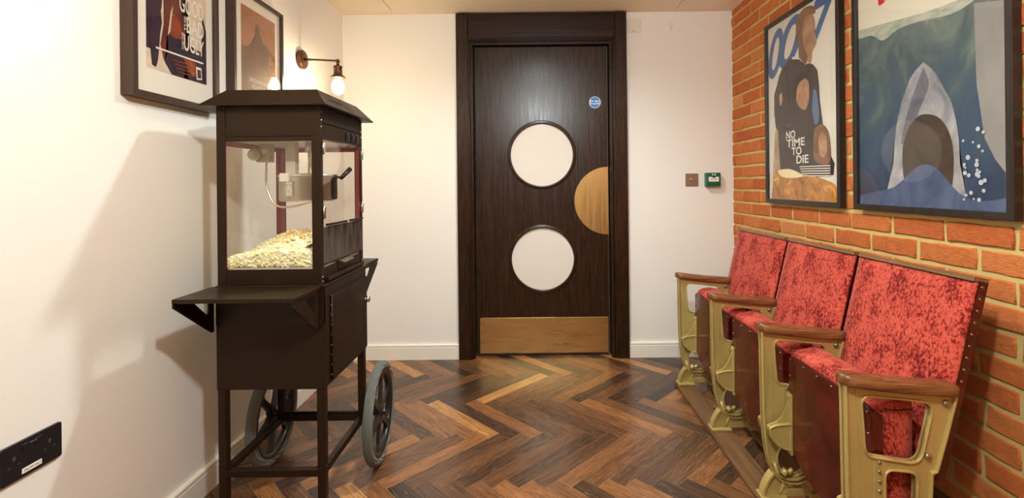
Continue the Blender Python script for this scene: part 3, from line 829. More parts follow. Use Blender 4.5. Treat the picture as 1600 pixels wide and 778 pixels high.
# glass
def pane(name, b):
    m = MB(); m.box(*b); return obj(name, m, M_GLASS, cart)
pane('glass_panel', (MX0+PW-.004, MX1-PW+.004, MZ0+.0035, MZ0+.0060, ZG0-.004, ZG1+.004))
pane('glass_panel', (MX0+.0042, MX0+.0062, MZ0+.022, MZ1-.022, ZG0-.004, ZG1+.004))
pane('glass_panel', (MX0+PW-.004, MX1-PW+.004, MZ1-.0060, MZ1-.0035, ZG0-.004, ZG1+.004))
YM = 1.816
for (a, b, s) in ((MZ0+.012, YM-.001, -1), (YM+.001, MZ1-.010, 1)):
    m = MB(); m.box(MX1+.001, MX1+.004, a, b, .998, 1.288, .0008, 1); dr = obj('glass_door', m, M_GLASS, cart)
    hy = a+.004 if s < 0 else b-.004
    for z in (1.262, 1.046):
        m = MB(); m.box(MX1+.0035, MX1+.007, hy-.007, hy+.009, z-.020, z+.020, .001, 1); m.cyl((MX1+.006, hy-.004, z-.022), (MX1+.006, hy-.004, z+.022), .0035, seg=10)
        obj('hinge', m, M_CHROME, dr)
    m = MB(); m.box(MX1-.002, MX1+.008, min(a, b)+.03, max(a, b)-.004, .998, 1.006, .001, 1); obj('door_edge', m, M_BLACKM, dr)
m = MB(); m.loft([[(MX1+.003, YM-.030, 1.279), (MX1+.003, YM+.045, 1.279), (MX1+.022, YM+.040, 1.288), (MX1+.022, YM-.020, 1.288)], [(MX1+.003, YM-.030, 1.282), (MX1+.003, YM+.045, 1.282), (MX1+.022, YM+.040, 1.290), (MX1+.022, YM-.020, 1.290)]], smooth=False)
obj('door_catch', m, M_CHROME, cart, label='bright chrome door catch')
m = MB(); m.box(MX1-.002, MX1+.003, MZ0+.014, MZ1-.012, .872, .996, .001, 1); obj('lower_panel', m, M_ACRYL, cart, label='brown lower door panel')
m = MB(); m.box(MX1-.002, MX1+.002, 1.735, 1.835, .832, .866, .001, 1); ch = obj('crumb_drawer', m, M_BLACKM, cart)
m = MB(); m.loft([[(MX1+.002, 1.742, .866), (MX1+.002, 1.842, .866), (MX1+.020, 1.838, .857), (MX1+.020, 1.746, .857)], [(MX1+.002, 1.742, .868), (MX1+.002, 1.842, .868), (MX1+.020, 1.838, .860), (MX1+.020, 1.746, .860)]], smooth=False)
obj('drawer_handle', m, M_CHROME, ch)
m = MB(); m.box(MX1+.001, MX1+.012, MZ0+.03, MZ1-.02, .812, .826, .001, 1); obj('base_lip', m, M_BLACKM, cart)
# kettle
KX, KY = -.842, 1.80
m = MB()
m.lathe([(0, 1.080), (.092, 1.080), (.097, 1.085), (.097, 1.166), (.101, 1.170), (.103, 1.174), (.101, 1.176), (.094, 1.176), (.093, 1.088), (0, 1.088)], (KX, KY, 0), 'z', 48)
kt = obj('kettle', m, M_STEEL, cart, label='stainless popping kettle')
m = MB()
for s in (-1, 1):
    m.plate([(KX+s*.005, 0), (KX+s*.094, 0), (KX+s*.094, .002), (KX+s*.005, .002)][::s], half=.001, at=KY)  if False else None
m.lathe([(0, 1.183), (.040, 1.182), (.094, 1.178), (.096, 1.175), (0, 1.178)], (KX, KY, 0), 'z', 40); obj('kettle_lid', m, M_STEEL, kt)
m = MB(); m.box(KX-.053, KX-.020, KY-.104, KY-.092, 1.152, 1.182, .002, 2); obj('lid_clip', m, M_WHITEP, kt)
m = MB(); m.box(KX-.030, KX-.008, KY-.105, KY-.097, 1.10, 1.150, .001, 1); bx_ = obj('contact_plate', m, M_INNER, kt)
dots('screw', M_CHROME, bx_, [(KX+dx, KY-.105, z) for dx, z in ((-.026, 1.142), (-.013, 1.142), (-.020, 1.122))], .004, (1, .5, 1))
m = MB(); m.plate([(KX-.038, KY-.088), (KX-.004, KY-.088), (KX-.004, KY-.060), (KX-.010, KY-.060), (KX-.010, KY-.083), (KX-.032, KY-.083), (KX-.032, KY-.060), (KX-.038, KY-.060)], half=.058, plane='xy', at=1.235); obj('kettle_hanger', m, M_INNER, cart)
m = MB(); m.cyl((KX+.030, KY-.05, 1.178), (KX+.030, KY-.05, 1.293), .006, seg=14); m.cyl((KX+.030, KY-.05, 1.262), (KX+.030, KY-.05, 1.293), .016, .012, seg=14); obj('drive_rod', m, M_STEEL, cart)
m = MB(); m.box(KX+.098, KX+.106, KY-.012, KY+.012, 1.085, 1.178, .002, 1)
m.box(KX+.080, KX+.112, KY-.016, KY+.016, 1.163, 1.172, .002, 1)
m.cyl((KX+.100, KY+.002, 1.166), (-.728, 1.838, 1.168), .004, seg=10)
m.cyl((-.730, 1.832, 1.164), (-.718, 1.888, 1.200), .007, .010, seg=14)
obj('kettle_handle', m, M_PLAST, kt, label='black dumping handle')
m = MB(); m.tube(smooth_path([(-.985, 1.78, 1.235), (-.987, 1.78, 1.20), (-.985, 1.78, 1.13), (-.955, 1.78, 1.068), (-.90, 1.78, 1.058), (-.85, 1.78, 1.068), (-.815, 1.78, 1.077)], 8), .004, 10); obj('power_cable', m, M_STEEL, cart)
m = MB(); m.box(-1.004, -.965, 1.765, 1.80, 1.225, 1.293, .003, 2); m.box(-1.016, -1.0, 1.765, 1.80, 1.225, 1.240, .002, 1); so_ = obj('socket_block', m, M_INNER, cart)
m = MB(); m.sphere((-1.013, 1.75, 1.252), .022, 24); m.cyl((-.995, 1.76, 1.262), (-.975, 1.775, 1.272), .012, seg=16); obj('bulb', m, mat('opal_bulb', srgb(216, 214, 182), .15), cart, label='unlit round opal bulb')
# scoop corner + popcorn
def height(x, y):
    u = (x-MX0)/(MX1-MX0); v = (y-MZ0)/(MZ1-MZ0)
    h = .044+.064*math.exp(-((u-.52)/.30)**2-((v-.55)/.30)**2)
    h += .022*math.exp(-((u-.9)/.22)**2-((v-.5)/.4)**2) - .022*math.exp(-((u-.0)/.12)**2)+.012*math.sin(9*u+3)*math.sin(7*v)
    return max(.016, h)
def popcorn():
    rnd = random.Random(3)
    base = []
    for k in range(3):
        t = bmesh.new(); bmesh.ops.create_icosphere(t, subdivisions=1, radius=.0045)
        vs = []
        me = bpy.data.meshes.new('k')
        t.to_mesh(me); t.free(); base.append(me)
    bm = bmesh.new(); col = bm.loops.layers.float_color.new('tone')
    ico = bmesh.new(); bmesh.ops.create_icosphere(ico, subdivisions=1, radius=1)
    V0 = [v.co.copy() for v in ico.verts]; F0 = [[v.index for v in f.verts] for f in ico.faces]; ico.free()
    def blob(c, r, t):
        R = Matrix.Rotation(rnd.uniform(0, 6), 3, V((rnd.random(), rnd.random(), rnd.random()+.01)).normalized())
        sc = V((rnd.uniform(.7, 1.2), rnd.uniform(.7, 1.2), rnd.uniform(.7, 1.1)))*r
        vs = [bm.verts.new(V(c)+R @ V((a.x*sc.x, a.y*sc.y, a.z*sc.z))) for a in V0]
        for f in F0:
            ff = bm.faces.new([vs[i] for i in f]); ff.smooth = True
            for l in ff.loops: l[col] = (t, t, t, 1)
    for i in range(3600):
        x = rnd.uniform(MX0+.018, MX1-.018); y = rnd.uniform(MZ0+.018, MZ1-.018)
        z = ZG0+height(x, y)+rnd.uniform(-.018, .002)
        if i % 4 == 0: y = MZ0+rnd.uniform(.014, .026); z = ZG0+rnd.uniform(.006, height(x, y))
        elif i % 9 == 0: x = MX1-rnd.uniform(.014, .026); z = ZG0+rnd.uniform(.006, height(x, y))
        t = rnd.uniform(.28, 1)
        if rnd.random() < .5*max(0, (height(x, y)-.055)/.05): t = rnd.uniform(0, .25)
        for q in range(rnd.choice((3, 4, 4))):
            blob((x+rnd.uniform(-.0066, .0066), y+rnd.uniform(-.0066, .0066), z+rnd.uniform(-.005, .006)), rnd.uniform(.0042, .0066), t)
    # the heap under the loose surface
    n = 24; g = [[bm.verts.new((MX0+.022+(MX1-MX0-.044)*i/n, MZ0+.026+(MZ1-MZ0-.050)*j/n, ZG0+height(MX0+(MX1-MX0)*i/n, MZ0+(MZ1-MZ0)*j/n)-.024)) for j in range(n+1)] for i in range(n+1)]
    for i in range(n):
        for j in range(n):
            f = bm.faces.new((g[i][j], g[i+1][j], g[i+1][j+1], g[i][j+1]))
            for l in f.loops: l[col] = (.4, .4, .4, 1)
    rim = [g[i][0] for i in range(n+1)]+[g[n][j] for j in range(1, n+1)]+[g[i][n] for i in range(n-1, -1, -1)]+[g[0][j] for j in range(n-1, 0, -1)]
    low = [bm.verts.new((v.co.x, v.co.y, ZG0)) for v in rim]
    for i in range(len(rim)):
        f = bm.faces.new((rim[i], rim[(i+1) % len(rim)], low[(i+1) % len(rim)], low[i]))
        for l in f.loops: l[col] = (.4, .4, .4, 1)
    me = bpy.data.meshes.new('popcorn'); bm.to_mesh(me); bm.free()
    pm = mat('popcorn', srgb(250, 236, 180), .6, 0, Subsurface_Weight=.15, Subsurface_Scale=.01)
    n_ = N(pm); at = n_.new('ShaderNodeAttribute', attribute_name='tone')
    sp = n_.new('ShaderNodeSeparateColor'); n_.link(at.outputs['Color'], sp.inputs[0])
    n_.link(n_.ramp(sp.outputs[0], [(0, srgb(222, 166, 92)), (.2, srgb(250, 220, 146)), (.4, srgb(255, 244, 192)), (1, srgb(255, 254, 228))]), n_.b.inputs['Base Color'])
    me.materials.append(pm)
    o = bpy.data.objects.new('popcorn', me); COL.objects.link(o); o['kind'] = 'stuff'
    tag(o, 'heap of loose pale yellow popcorn inside the glass cabinet', 'popcorn')
popcorn()
sc_ = thing('popcorn_scoop', 'steel popcorn scoop lying in the popcorn heap', 'scoop', (-.78, 1.70, .90))
m = MB(); m.loft([[(-.800, 1.65, .915), (-.738, 1.65, .950), (-.738, 1.76, .948), (-.800, 1.76, .913)], [(-.800, 1.65, .917), (-.738, 1.65, .952), (-.738, 1.76, .950), (-.800, 1.76, .915)]], smooth=False); obj('blade', m, M_STEEL, sc_)
m = MB(); m.cyl((-.745, 1.76, .946), (-.735, 1.84, .965), .007, seg=10); obj('handle', m, M_PLAST, sc_)

# ------------------------------------------------------------------ theatre seats
M_BOLT = mat('bolt_steel', srgb(170, 160, 130), .3, .9)
OUTL = [(.797, .612), (.799, .56), (.800, .45), (.801, .35), (.803, .28), (.807, .225), (.813, .18), (.823, .135), (.840, .102), (.863, .081), (.890, .071), (.920, .069), (.948, .078), (.972, .095), (.990, .125), (1.002, .165), (1.012, .23), (1.020, .30), (1.024, .375), (1.036, .380), (1.062, .47), (1.088, .570), (1.086, .580)]
HOLE1 = rpoly([(.845, .577), (1.028, .556), (.992, .402), (.855, .424)], [.022, .028, .034, .03], 6)
HOLE2 = rpoly([(.905, .384), (.984, .375), (.980, .245), (.905, .250)], [.02, .024, .02, .02], 5)
HOLE3 = circ(.905, .158, .052, 28, ry=.058)
def stanchion(y, parent):
    m = MB()
    m.plate(OUTL, [HOLE1, HOLE2, HOLE3], half=.006, bev=.002, plane='xz', at=y)
    m.plate(OUTL, [inset(OUTL, .0065)], half=.015, bev=.0025, plane='xz', at=y)
    for h_ in (HOLE1, HOLE2, HOLE3):
        m.plate(inset(h_, -.006), [h_], half=.011, bev=.003, plane='xz', at=y)
    m.plate([(.829, .60), (.833, .60), (.836, .20), (.832, .20)], half=.008, plane='xz', at=y)
    m.plate([(.874, .418), (.902, .414), (.902, .25), (.874, .255)], half=.008, bev=.001, plane='xz', at=y)
    st = obj('side_frame', m, M_GOLD, parent, label='gold painted cast iron side frame')
    # two splayed feet
    m = MB()
    for (fx0, fx1, tx, s) in ((.790, .880, .838, 1), (1.050, .962, .968, -1)):
        m.box(min(fx0, fx1), max(fx0, fx1), y-.030, y+.030, .020, .032, .004, 2)
        top = (tx, .115)
        leg = smooth_path([(fx0+s*.008, y, .030), (fx0+s*.016, y, .062), (fx0+s*.034, y, .095), (tx+s*.010, y, .122)], 4)
        rings = []
        for k, p in enumerate(leg):
            d = (leg[min(k+1, len(leg)-1)]-leg[max(k-1, 0)]).normalized(); nx = V((d.z, 0, -d.x))
            rings.append([tuple(p+nx*a+V((0, b, 0))) for a, b in ((-.004, -.016), (.004, -.016), (.004, .016), (-.004, .016))])
        m.loft(rings, smooth=False)
        m.plate([(fx0+s*.012, .03), (fx0+s*.022, .07), (tx+s*.012, .118), (.905, .080), (fx1-s*.012, .030)][::s], half=.003, plane='xz', at=y)
        m.cyl((fx1-s*.020, y, .032), (fx1+s*.004, y, .085), .008, seg=12)
    m.plate([(.868, .030), (.975, .030), (.960, .050), (.885, .050)], half=.010, plane='xz', at=y)
    obj('foot', m, M_GOLD, st)
    # pivot boss and bolts
    m = MB()
    m.tube([(.838, y-.012, .148), (.850, y-.012, .105), (.880, y-.012, .090), (.915, y-.012, .088), (.950, y-.012, .100), (.968, y-.012, .135)], .007, 8)
    m.cyl((.862, y-.020, .112), (.876, y-.020, .128), .012, seg=16); m.cyl((.882, y-.022, .118), (.896, y-.022, .132), .010, .007, seg=6)
    obj('pivot_bolt', m, M_GOLD, st)
    dots('rivet', M_BOLT, st, [(.888, y-.009, z) for z in (.406, .382, .357, .332, .307)]+[(.918, y-.009, .590)], .0052, (1, .6, 1), 12)
    dots('bolt', M_BOLT, st, [(1.062, y-.009, .556), (1.014, y-.009, .420)], .0095, (1, .6, 1), 14)
    # wooden arm
    rings = []
    N_ = 18
    for k in range(N_+1):
        t = k/N_
        x = .786+(1.098-.786)*t
        zt = .640-.033*t - .004*math.sin(PI*t)
        e = min(1, math.sqrt(max(0, 1-(1-min(1, t/.10))**2))) if t < .10 else (math.sqrt(max(0, 1-(max(0, t-.93)/.07)**2)) if t > .93 else 1)
        e = max(e, .25)
        hw = (.030-.004*t)*e; th = (.017)*(.55+.45*e); zc = zt-.017
        rings.append([(x, y+hw*sgn(math.cos(a))*abs(math.cos(a))**.5, zc+th*sgn(math.sin(a))*abs(math.sin(a))**.6) for a in [2*PI*j/20 for j in range(20)]])
    m = MB(); m.loft(rings); obj('armrest', m, M_ARM, st, label='polished wooden armrest')
    return st
def sgn(a): return 1 if a >= 0 else -1
STUD = None
def seat_unit(y0, y1, yb0, yb1, label, extra_far):
    """y0 near side frame, y1 far side frame; yb = backrest span"""
    global STUD
    yc = (y0+y1)/2
    t = thing('cinema_seat', label, 'cinema seat', (.93, yc, .02), 'tip-up cinema seats bolted in a row')
    stanchion(y0, t)
    if extra_far: stanchion(y1, t)
    a, b = y0+.020, y1-.020; hw = (b-a)/2
    # seat base panel (underside, faces the room while the seat is tipped up)
    P = rpoly([(a, .215), (a, .533), (b, .533), (b, .215), (yc+hw*.55, .158), (yc, .136), (yc-hw*.55, .158)], [.03, .03, .03, .03, .05, .05, .05], 5)
    m = MB(); m.plate(P, half=.006, bev=.003, plane='yz', at=.893)
    seat = obj('seat_cushion_base', m, M_PANEL, t, label='oxblood seat underside')
    seat.name = 'seat_panel'; ORG[seat.name] = ORG[[k for k in ORG if k.startswith('seat_cushion_base')][-1]]
    m = MB(); m.plate(inset(P, .003), half=.012, bev=.002, plane='yz', at=.910); obj('seat_edge', m, M_PANEL, seat)
    # velvet cushion
    Pv = rpoly([(a+.004, .20), (a+.004, .552), (b-.004, .552), (b-.004, .20), (yc, .15)], [.04, .028, .028, .04, .08], 6)
    rings = []
    for x, ins, dz in ((.895, .016, -.004), (.897, .009, 0), (.903, .004, .002), (.922, .0, .006), (.96, -.001, .010), (.99, .003, .009), (1.008, .012, .006), (1.016, .028, .0)):
        rings.append([(x, p, q+(dz if q > .4 else 0)) for p, q in inset(Pv, ins)])
    m = MB(); m.loft(rings); obj('seat_cushion', m, M_VELVET, t, label='crushed red velvet seat cushion')
    for yy in (a+.0035, b-.0035):
        m = MB(); m.tube([(.925, yy, .528), (.96, yy, .525), (1.0, yy, .527)], .0022, 6); obj('seam', m, M_PANEL, seat)
    if STUD is None:
        m = MB(); m.sphere((0, 0, 0), .0048, 12, (.6, 1, 1))
        STUD = obj('stud', m, M_STUD, seat, loc=(0, 0, 0)); pos = True
    n0 = [(a+.014, .516), (a+.011, .46), (b-.014, .516), (b-.011, .46), (a+.02, .225), (b-.02, .225)]
    n0 += [(a+.02+(b-a-.04)*k/5, .519) for k in range(1, 5)]
    first = True
    for (yy, zz) in n0:
        if STUD.parent == seat and first and STUD.location.length < 1e-9 or (STUD.parent == seat and first and not STUD.get('placed')):
            STUD.location = V((.886, yy, zz))-ORG[seat.name]; ORG[STUD.name] = V((.886, yy, zz)); STUD['placed'] = 1; first = False
        else: copy_part(STUD, seat, (.886, yy, zz))
    # tip-up hinge wings
    for yy in (b-.012, a+.012):
        m = MB()
        m.box(.880, .889, yy-.013, yy+.013, .188, .400, .003, 2)
        up = [(.886, .396), (.878, .372), (.868, .345), (.852, .315), (.835, .302), (.815, .294), (.815, .285), (.886, .285)]
        m.plate(up, half=.003, plane='xz', at=yy)
        lobe = rpoly([(.886, .300), (.835, .296), (.806, .286), (.812, .250), (.836, .222), (.862, .208), (.886, .205)], [.0, .012, .014, .02, .03, .03, 0], 5)
        m.plate(lobe, half=.009, bev=.003, plane='xz', at=yy)
        m.plate(lobe, [inset(lobe, .006)], half=.013, bev=.002, plane='xz', at=yy)
        hb = obj('hinge_wing', m, M_GOLD, seat, label='gold painted hinge wing')
        dots('bolt', M_GOLD, hb, [(.879, yy+.004, z) for z in (.388, .308, .203)], .0055, (.6, 1, 1), 12)
    # backrest: leaning slab
    x0, z0, x1, z1 = 1.046, .345, 1.168, .868
    d = V((x1-x0, 0, z1-z0)); Lb = d.length; d.normalize(); nrm = V((-d.z, 0, d.x))   # towards the room
    def P3(yy, v, n): return V((x0, 0, z0))+d*v+nrm*n+V((0, yy, 0))
    ny, nv = 22, 22
    m = MB(); g = []
    for i in range(ny+1):
        u = -1+2*i/ny; row = []
        for j in range(nv+1):
            w = -1+2*j/nv
            bul = (1-abs(u)**6)*(1-abs(w)**8)
            yy = (yb0+yb1)/2+(yb1-yb0)/2*u*(1-.0*abs(w))
            row.append(m.b.verts.new(P3(yy, Lb*(w+1)/2-(.006 if j == nv else 0), .004+.016*bul)))
        g.append(row)
    for i in range(ny):
        for j in range(nv):
            f = m.b.faces.new((g[i][j], g[i+1][j], g[i+1][j+1], g[i][j+1])); f.smooth = True
    rim = [g[i][0] for i in range(ny+1)]+[g[ny][j] for j in range(1, nv+1)]+[g[i][nv] for i in range(ny-1, -1, -1)]+[g[0][j] for j in range(nv-1, 0, -1)]
    low = [m.b.verts.new(v.co-nrm*.006) for v in rim]
    for i in range(len(rim)): m.b.faces.new((rim[i], rim[(i+1) % len(rim)], low[(i+1) % len(rim)], low[i]))
    bc = obj('backrest_cushion', m, M_VELVET, t, label='crushed red velvet back cushion')
    m = MB()
    sh = [P3(0, 0, 0), P3(0, Lb-.001, 0), P3(0, Lb-.001, -.026), P3(0, 0, -.026)]
    m.loft([[p+V((0, yy, 0)) for p in sh] for yy in (yb0, yb1)], smooth=False)
    bs = obj('backrest_shell', m, M_PANEL, t, label='oxblood back shell with studded edge')
    m = MB()
    tp = [P3(0, Lb-.004, .012), P3(0, Lb+.009, .010), P3(0, Lb+.009, -.028), P3(0, Lb-.004, -.028)]
    m.loft([[p+V((0, yy, 0)) for p in tp] for yy in (yb0+.002, yb0+(yb1-yb0)*.5-.0004)], smooth=False)
    m.loft([[p+V((0, yy, 0)) for p in tp] for yy in (yb0+(yb1-yb0)*.5+.0004, yb1-.002)], smooth=False)
    obj('top_rail', m, M_CAPW, t, label='worn wooden top rail')
    for k in range(9):
        p = P3(0, Lb*(.50+.47*(k/8)), -.012)
        s = copy_part(STUD, bs, (p.x, yb0-.001, p.z)); s.rotation_euler = (0, 0, PI/2)
    return t
ZS = [1.247, 1.696, 2.170, 2.660]
seat_unit(ZS[2], ZS[3], 2.205, 2.715, 'red velvet cinema seat farthest along the row, nearest the dark door', True)
seat_unit(ZS[1], ZS[2], 1.730, 2.186, 'middle red velvet tip-up cinema seat of the row', False)
seat_unit(ZS[0], ZS[1], 1.258, 1.710, 'nearest and largest red velvet cinema seat, under the blue-green sea poster', False)
m = MB(); m.box(.785, .880, .35, 2.685, 0, .020, .002, 1); tag(obj('floor_rail', m, M_BATTEN), 'brown wooden floor batten under the front feet of the cinema seats', 'batten', 'battens under the cinema seats')
m = MB(); m.box(.965, 1.058, .35, 2.685, 0, .020, .002, 1); tag(obj('floor_rail', m, M_BATTEN), 'brown wooden floor batten under the rear feet, closer to the brick wall', 'batten', 'battens under the cinema seats')

# ------------------------------------------------------------------ framed posters
def art_mat(name, c1, c2, scale=6, stretch=(1, 1, 1), c3=None, rough=.5):
    m = mat(name, c1, rough); n = N(m); f = n.noise(n.coord(stretch), scale, 5, .65, .8)
    st = [(.3, c1), (.62, c2)] + ([(.8, c3)] if c3 else [])
    n.link(n.ramp(f, st), n.b.inputs['Base Color']); return m
class Art:
    """flat printed sheet; u runs left to right as seen, v up"""
    def __init__(s, wall, Y0, Y1, h0, h1, x):
        s.m = MB(); s.mats = []; s.wall = wall; s.Y0, s.Y1, s.h0, s.h1, s.x = Y0, Y1, h0, h1, x; s.k = 0
        s.sg = 1 if wall == 'L' else -1
    def P(s, u, v, lift=0):
        y = s.Y0+(s.Y1-s.Y0)*u if s.wall == 'L' else s.Y1-(s.Y1-s.Y0)*u
        return (s.x+s.sg*lift, y, s.h0+(s.h1-s.h0)*v)
    def use(s, m_):
        if m_ not in s.mats: s.mats.append(m_)
        s.m.mi = s.mats.index(m_)
    def poly(s, m_, pts, smooth=0):
        s.use(m_); s.k += 1
        pts = [(min(max(u, 0), 1), min(max(v, 0), 1)) for u, v in pts]
        if smooth:
            q = smooth_path([(u, v, 0) for u, v in pts+[pts[0]]], smooth)[:-1]; pts = [(min(max(p.x, 0), 1), min(max(p.y, 0), 1)) for p in q]
        s.m.poly([s.P(u, v, .00012*s.k) for u, v in pts])
    def text(s, m_, body, u, v, size, align='LEFT', sx=1, bold=0, shear=0, rot=0):
        s.use(m_); s.k += 1
        p = s.P(u, v, .00012*s.k)
        B = Matrix(((0, 0, s.sg, 0), (s.sg, 0, 0, 0), (0, 1, 0, 0), (0, 0, 0, 1)))
        s.m.text(body, size, Matrix.Translation(p) @ B @ Matrix.Rotation(rot, 4, 'Z'), align, .00004, bold, sx, shear)
    def fit(s, m_, body, u0, u1, v0, v1, bold=.0, shear=0, rot=0):
        """words stretched to fill the box u0..u1, v0..v1"""
        s.use(m_); s.k += 1
        w = abs(s.Y1-s.Y0)*(u1-u0); h = (s.h1-s.h0)*(v1-v0)
        cu = bpy.data.curves.new('t', 'FONT'); cu.body = body; cu.size = 1; cu.extrude = .00004; cu.offset = bold; cu.shear = shear
        o = bpy.data.objects.new('t', cu); COL.objects.link(o)
        dg = bpy.context.evaluated_depsgraph_get(); dg.update()
        me = bpy.data.meshes.new_from_object(o.evaluated_get(dg))
        xs = [v.co.x for v in me.vertices]; ys = [v.co.y for v in me.vertices]
        tw, th = (w, h) if not rot else (h, w)
        M = Matrix.Diagonal((tw/(max(xs)-min(xs)), th/(max(ys)-min(ys)), 1, 1)) @ Matrix.Translation((-min(xs), -min(ys), 0))
        if rot: M = Matrix.Translation((w, 0, 0)) @ Matrix.Rotation(PI/2, 4, 'Z') @ M
        B = Matrix(((0, 0, s.sg, 0), (s.sg, 0, 0, 0), (0, 1, 0, 0), (0, 0, 0, 1)))
        s.m.mesh(me, Matrix.Translation(s.P(u0, v0, .00012*s.k)) @ B @ M)
        bpy.data.meshes.remove(me); bpy.data.objects.remove(o); bpy.data.curves.remove(cu)
    def build(s, parent):
        bmesh.ops.triangulate(s.m.b, faces=[f for f in s.m.b.faces if len(f.verts) > 4])
        return obj('print', s.m, s.mats, parent, auto=False)
def frame(wall, y0, y1, h0, h1, depth, mw, label, m_frame, art, mount=None):
    xw = XL if wall == 'L' else XR-.003; sg = 1 if wall == 'L' else -1
    t = thing('framed_poster', label, 'framed poster', (xw, (y0+y1)/2, h0), 'framed film posters')
    m = MB()
    o = [(y0, h0), (y1, h0), (y1, h1), (y0, h1)]; i = [(y0+mw, h0+mw), (y1-mw, h0+mw), (y1-mw, h1-mw), (y0+mw, h1-mw)]
    m.plate(o, [i], half=depth/2, bev=.0015, plane='yz', at=xw+sg*depth/2, res=1)
    obj('frame', m, m_frame, t)
    m = MB(); xb = xw+sg*(depth-.014)
    m.box(min(xw+sg*.002, xb), max(xw+sg*.002, xb), y0+mw-.002, y1-mw+.002, h0+mw-.002, h1-mw+.002)
    obj('mount_board', m, M_MATB, t)
    art.x = xb+sg*.0004
    return t, xb, sg
def glaze(t, xb, sg, y0, y1, h0, h1, mw):
    m = MB(); x = xb+sg*.0080; m.box(min(x, x+sg*.0015), max(x, x+sg*.0015), y0+mw-.001, y1-mw+.001, h0+mw-.001, h1-mw+.001); obj('glass', m, M_GLASS, t)

# left wall, western poster
A = Art('L', 1.501, 1.778, 1.513, 1.93, 0)
t, xb, sg = frame('L', 1.435, 1.833, 1.415, 2.012, .040, .020, 'dark framed western film poster with tall white THE GOOD THE BAD AND THE UGLY title', M_FRAMEB, A)
c_cream = art_mat('print_cream', srgb(232, 222, 206), srgb(214, 196, 176), 12)
c_navy = art_mat('print_navy', srgb(30, 20, 44), srgb(58, 32, 52), 14)
c_rust = art_mat('print_rust', srgb(104, 34, 22), srgb(160, 72, 44), 22, c3=srgb(206, 130, 92))
c_brown = art_mat('print_brown', srgb(72, 26, 26), srgb(118, 52, 40), 20)
A.poly(c_cream, [(0, 0), (1, 0), (1, 1), (0, 1)])
A.poly(c_brown, [(.267, 1), (.62, 1), (.60, .75), (.547, .546), (.605, .483), (.640, .278), (.72, .196), (.72, .05), (.40, .02), (.257, .097), (.207, .213), (.264, .387), (.28, .6)])
A.poly(c_navy, [(0.0, .5), (.085, .54), (.143, .50), (.215, .50), (.235, .379), (.205, .284), (.185, .155), (.17, .08), (.14, .02), (.08, .03), (.07, .15), (0.0, .15)])
A.poly(c_navy, [(.316, .33), (.5, .31), (.9, .27), (.93, .60), (1, .47), (1, .0), (.66, 0), (.62, .09), (.58, 0), (.38, .0), (.275, .08), (.331, .2)])
A.poly(c_rust, [(.374, .50), (.506, .47), (.56, .36), (.50, .31), (.352, .324)], 3)
A.poly(c_cream, [(.075, .60), (.11, .55), (.15, .50), (.16, .56), (.12, .63)], 3)
A.poly(c_rust, [(.18, .60), (.23, .60), (.235, .54), (.19, .53)], 3)
A.poly(c_navy, [(0, .78), (.20, .80), (.24, .62), (.20, .45), (0, .45)], 3)
A.poly(c_cream, [(.37, .50), (.41, .56), (.36, .34), (.32, .30)])
A.poly(c_rust, [(.56, .18), (.78, .16), (.80, .05), (.68, .06)], 3)
A.fit(M_WHITE, 'GOOD', .515, .945, .545, .690, .012)
A.fit(M_WHITE, 'BAD', .635, .945, .390, .525, .012)
A.fit(M_WHITE, 'UGLY', .585, .945, .235, .370, .012)
A.fit(M_WHITE, 'THE', .46, .55, .705, .745, .01)
A.fit(M_WHITE, 'THE', .590, .622, .395, .52, .01, 0, 1)
A.fit(M_WHITE, 'AND THE', .545, .575, .235, .375, .01, 0, 1)
A.poly(M_WHITE, [(.13, .165), (.93, .172), (.93, .186), (.13, .179)])
for k in range(4): A.poly(c_rust, [(.38+.03*k, .115-.028*k), (.72, .12-.028*k), (.72, .128-.028*k), (.38+.03*k, .123-.028*k)])
A.poly(M_WHITE, [(.80, .02), (.90, .03), (.89, .13), (.79, .13)]); A.poly(c_navy, [(.815, .035), (.885, .04), (.88, .11), (.81, .11)])
A.build(t); glaze(t, xb, sg, 1.435, 1.833, 1.415, 2.012, .02)
# left wall, brown poster
A = Art('L', 2.0, 2.264, 1.47, 1.903, 0)
t, xb, sg = frame('L', 1.932, 2.318, 1.415, 1.962, .036, .016, 'dark framed brown film poster of a silhouetted figure, behind the popcorn cart roof', M_FRAMEB, A)
g1 = art_mat('print_sepia', srgb(150, 96, 66), srgb(176, 124, 88), 7, c3=srgb(196, 146, 108)); g2 = art_mat('print_sepia_dark', srgb(96, 66, 50), srgb(124, 88, 66), 18)
A.poly(g1, [(0, 0), (1, 0), (1, 1), (0, 1)])
A.poly(g2, [(0, 0), (0, .60), (.12, .60), (.24, .645), (.36, .72), (.39, .76), (.395, .85), (.44, .885), (.50, .855), (.52, .79), (.60, .74), (.72, .66), (.80, .60), (.78, .50), (.84, .40), (.90, .2), (1, .06), (1, 0)])
A.poly(g2, [(.66, .66), (.80, .62), (.93, .585), (.99, .60), (.99, .63), (.90, .635), (.78, .68), (.68, .72)])
A.fit(M_MATB, 'THE SHAWSHANK', .20, .80, .270, .315)
A.fit(M_MATB, 'REDEMPTION', .28, .72, .210, .250)
A.build(t); glaze(t, xb, sg, 1.932, 2.318, 1.415, 1.962, .016)
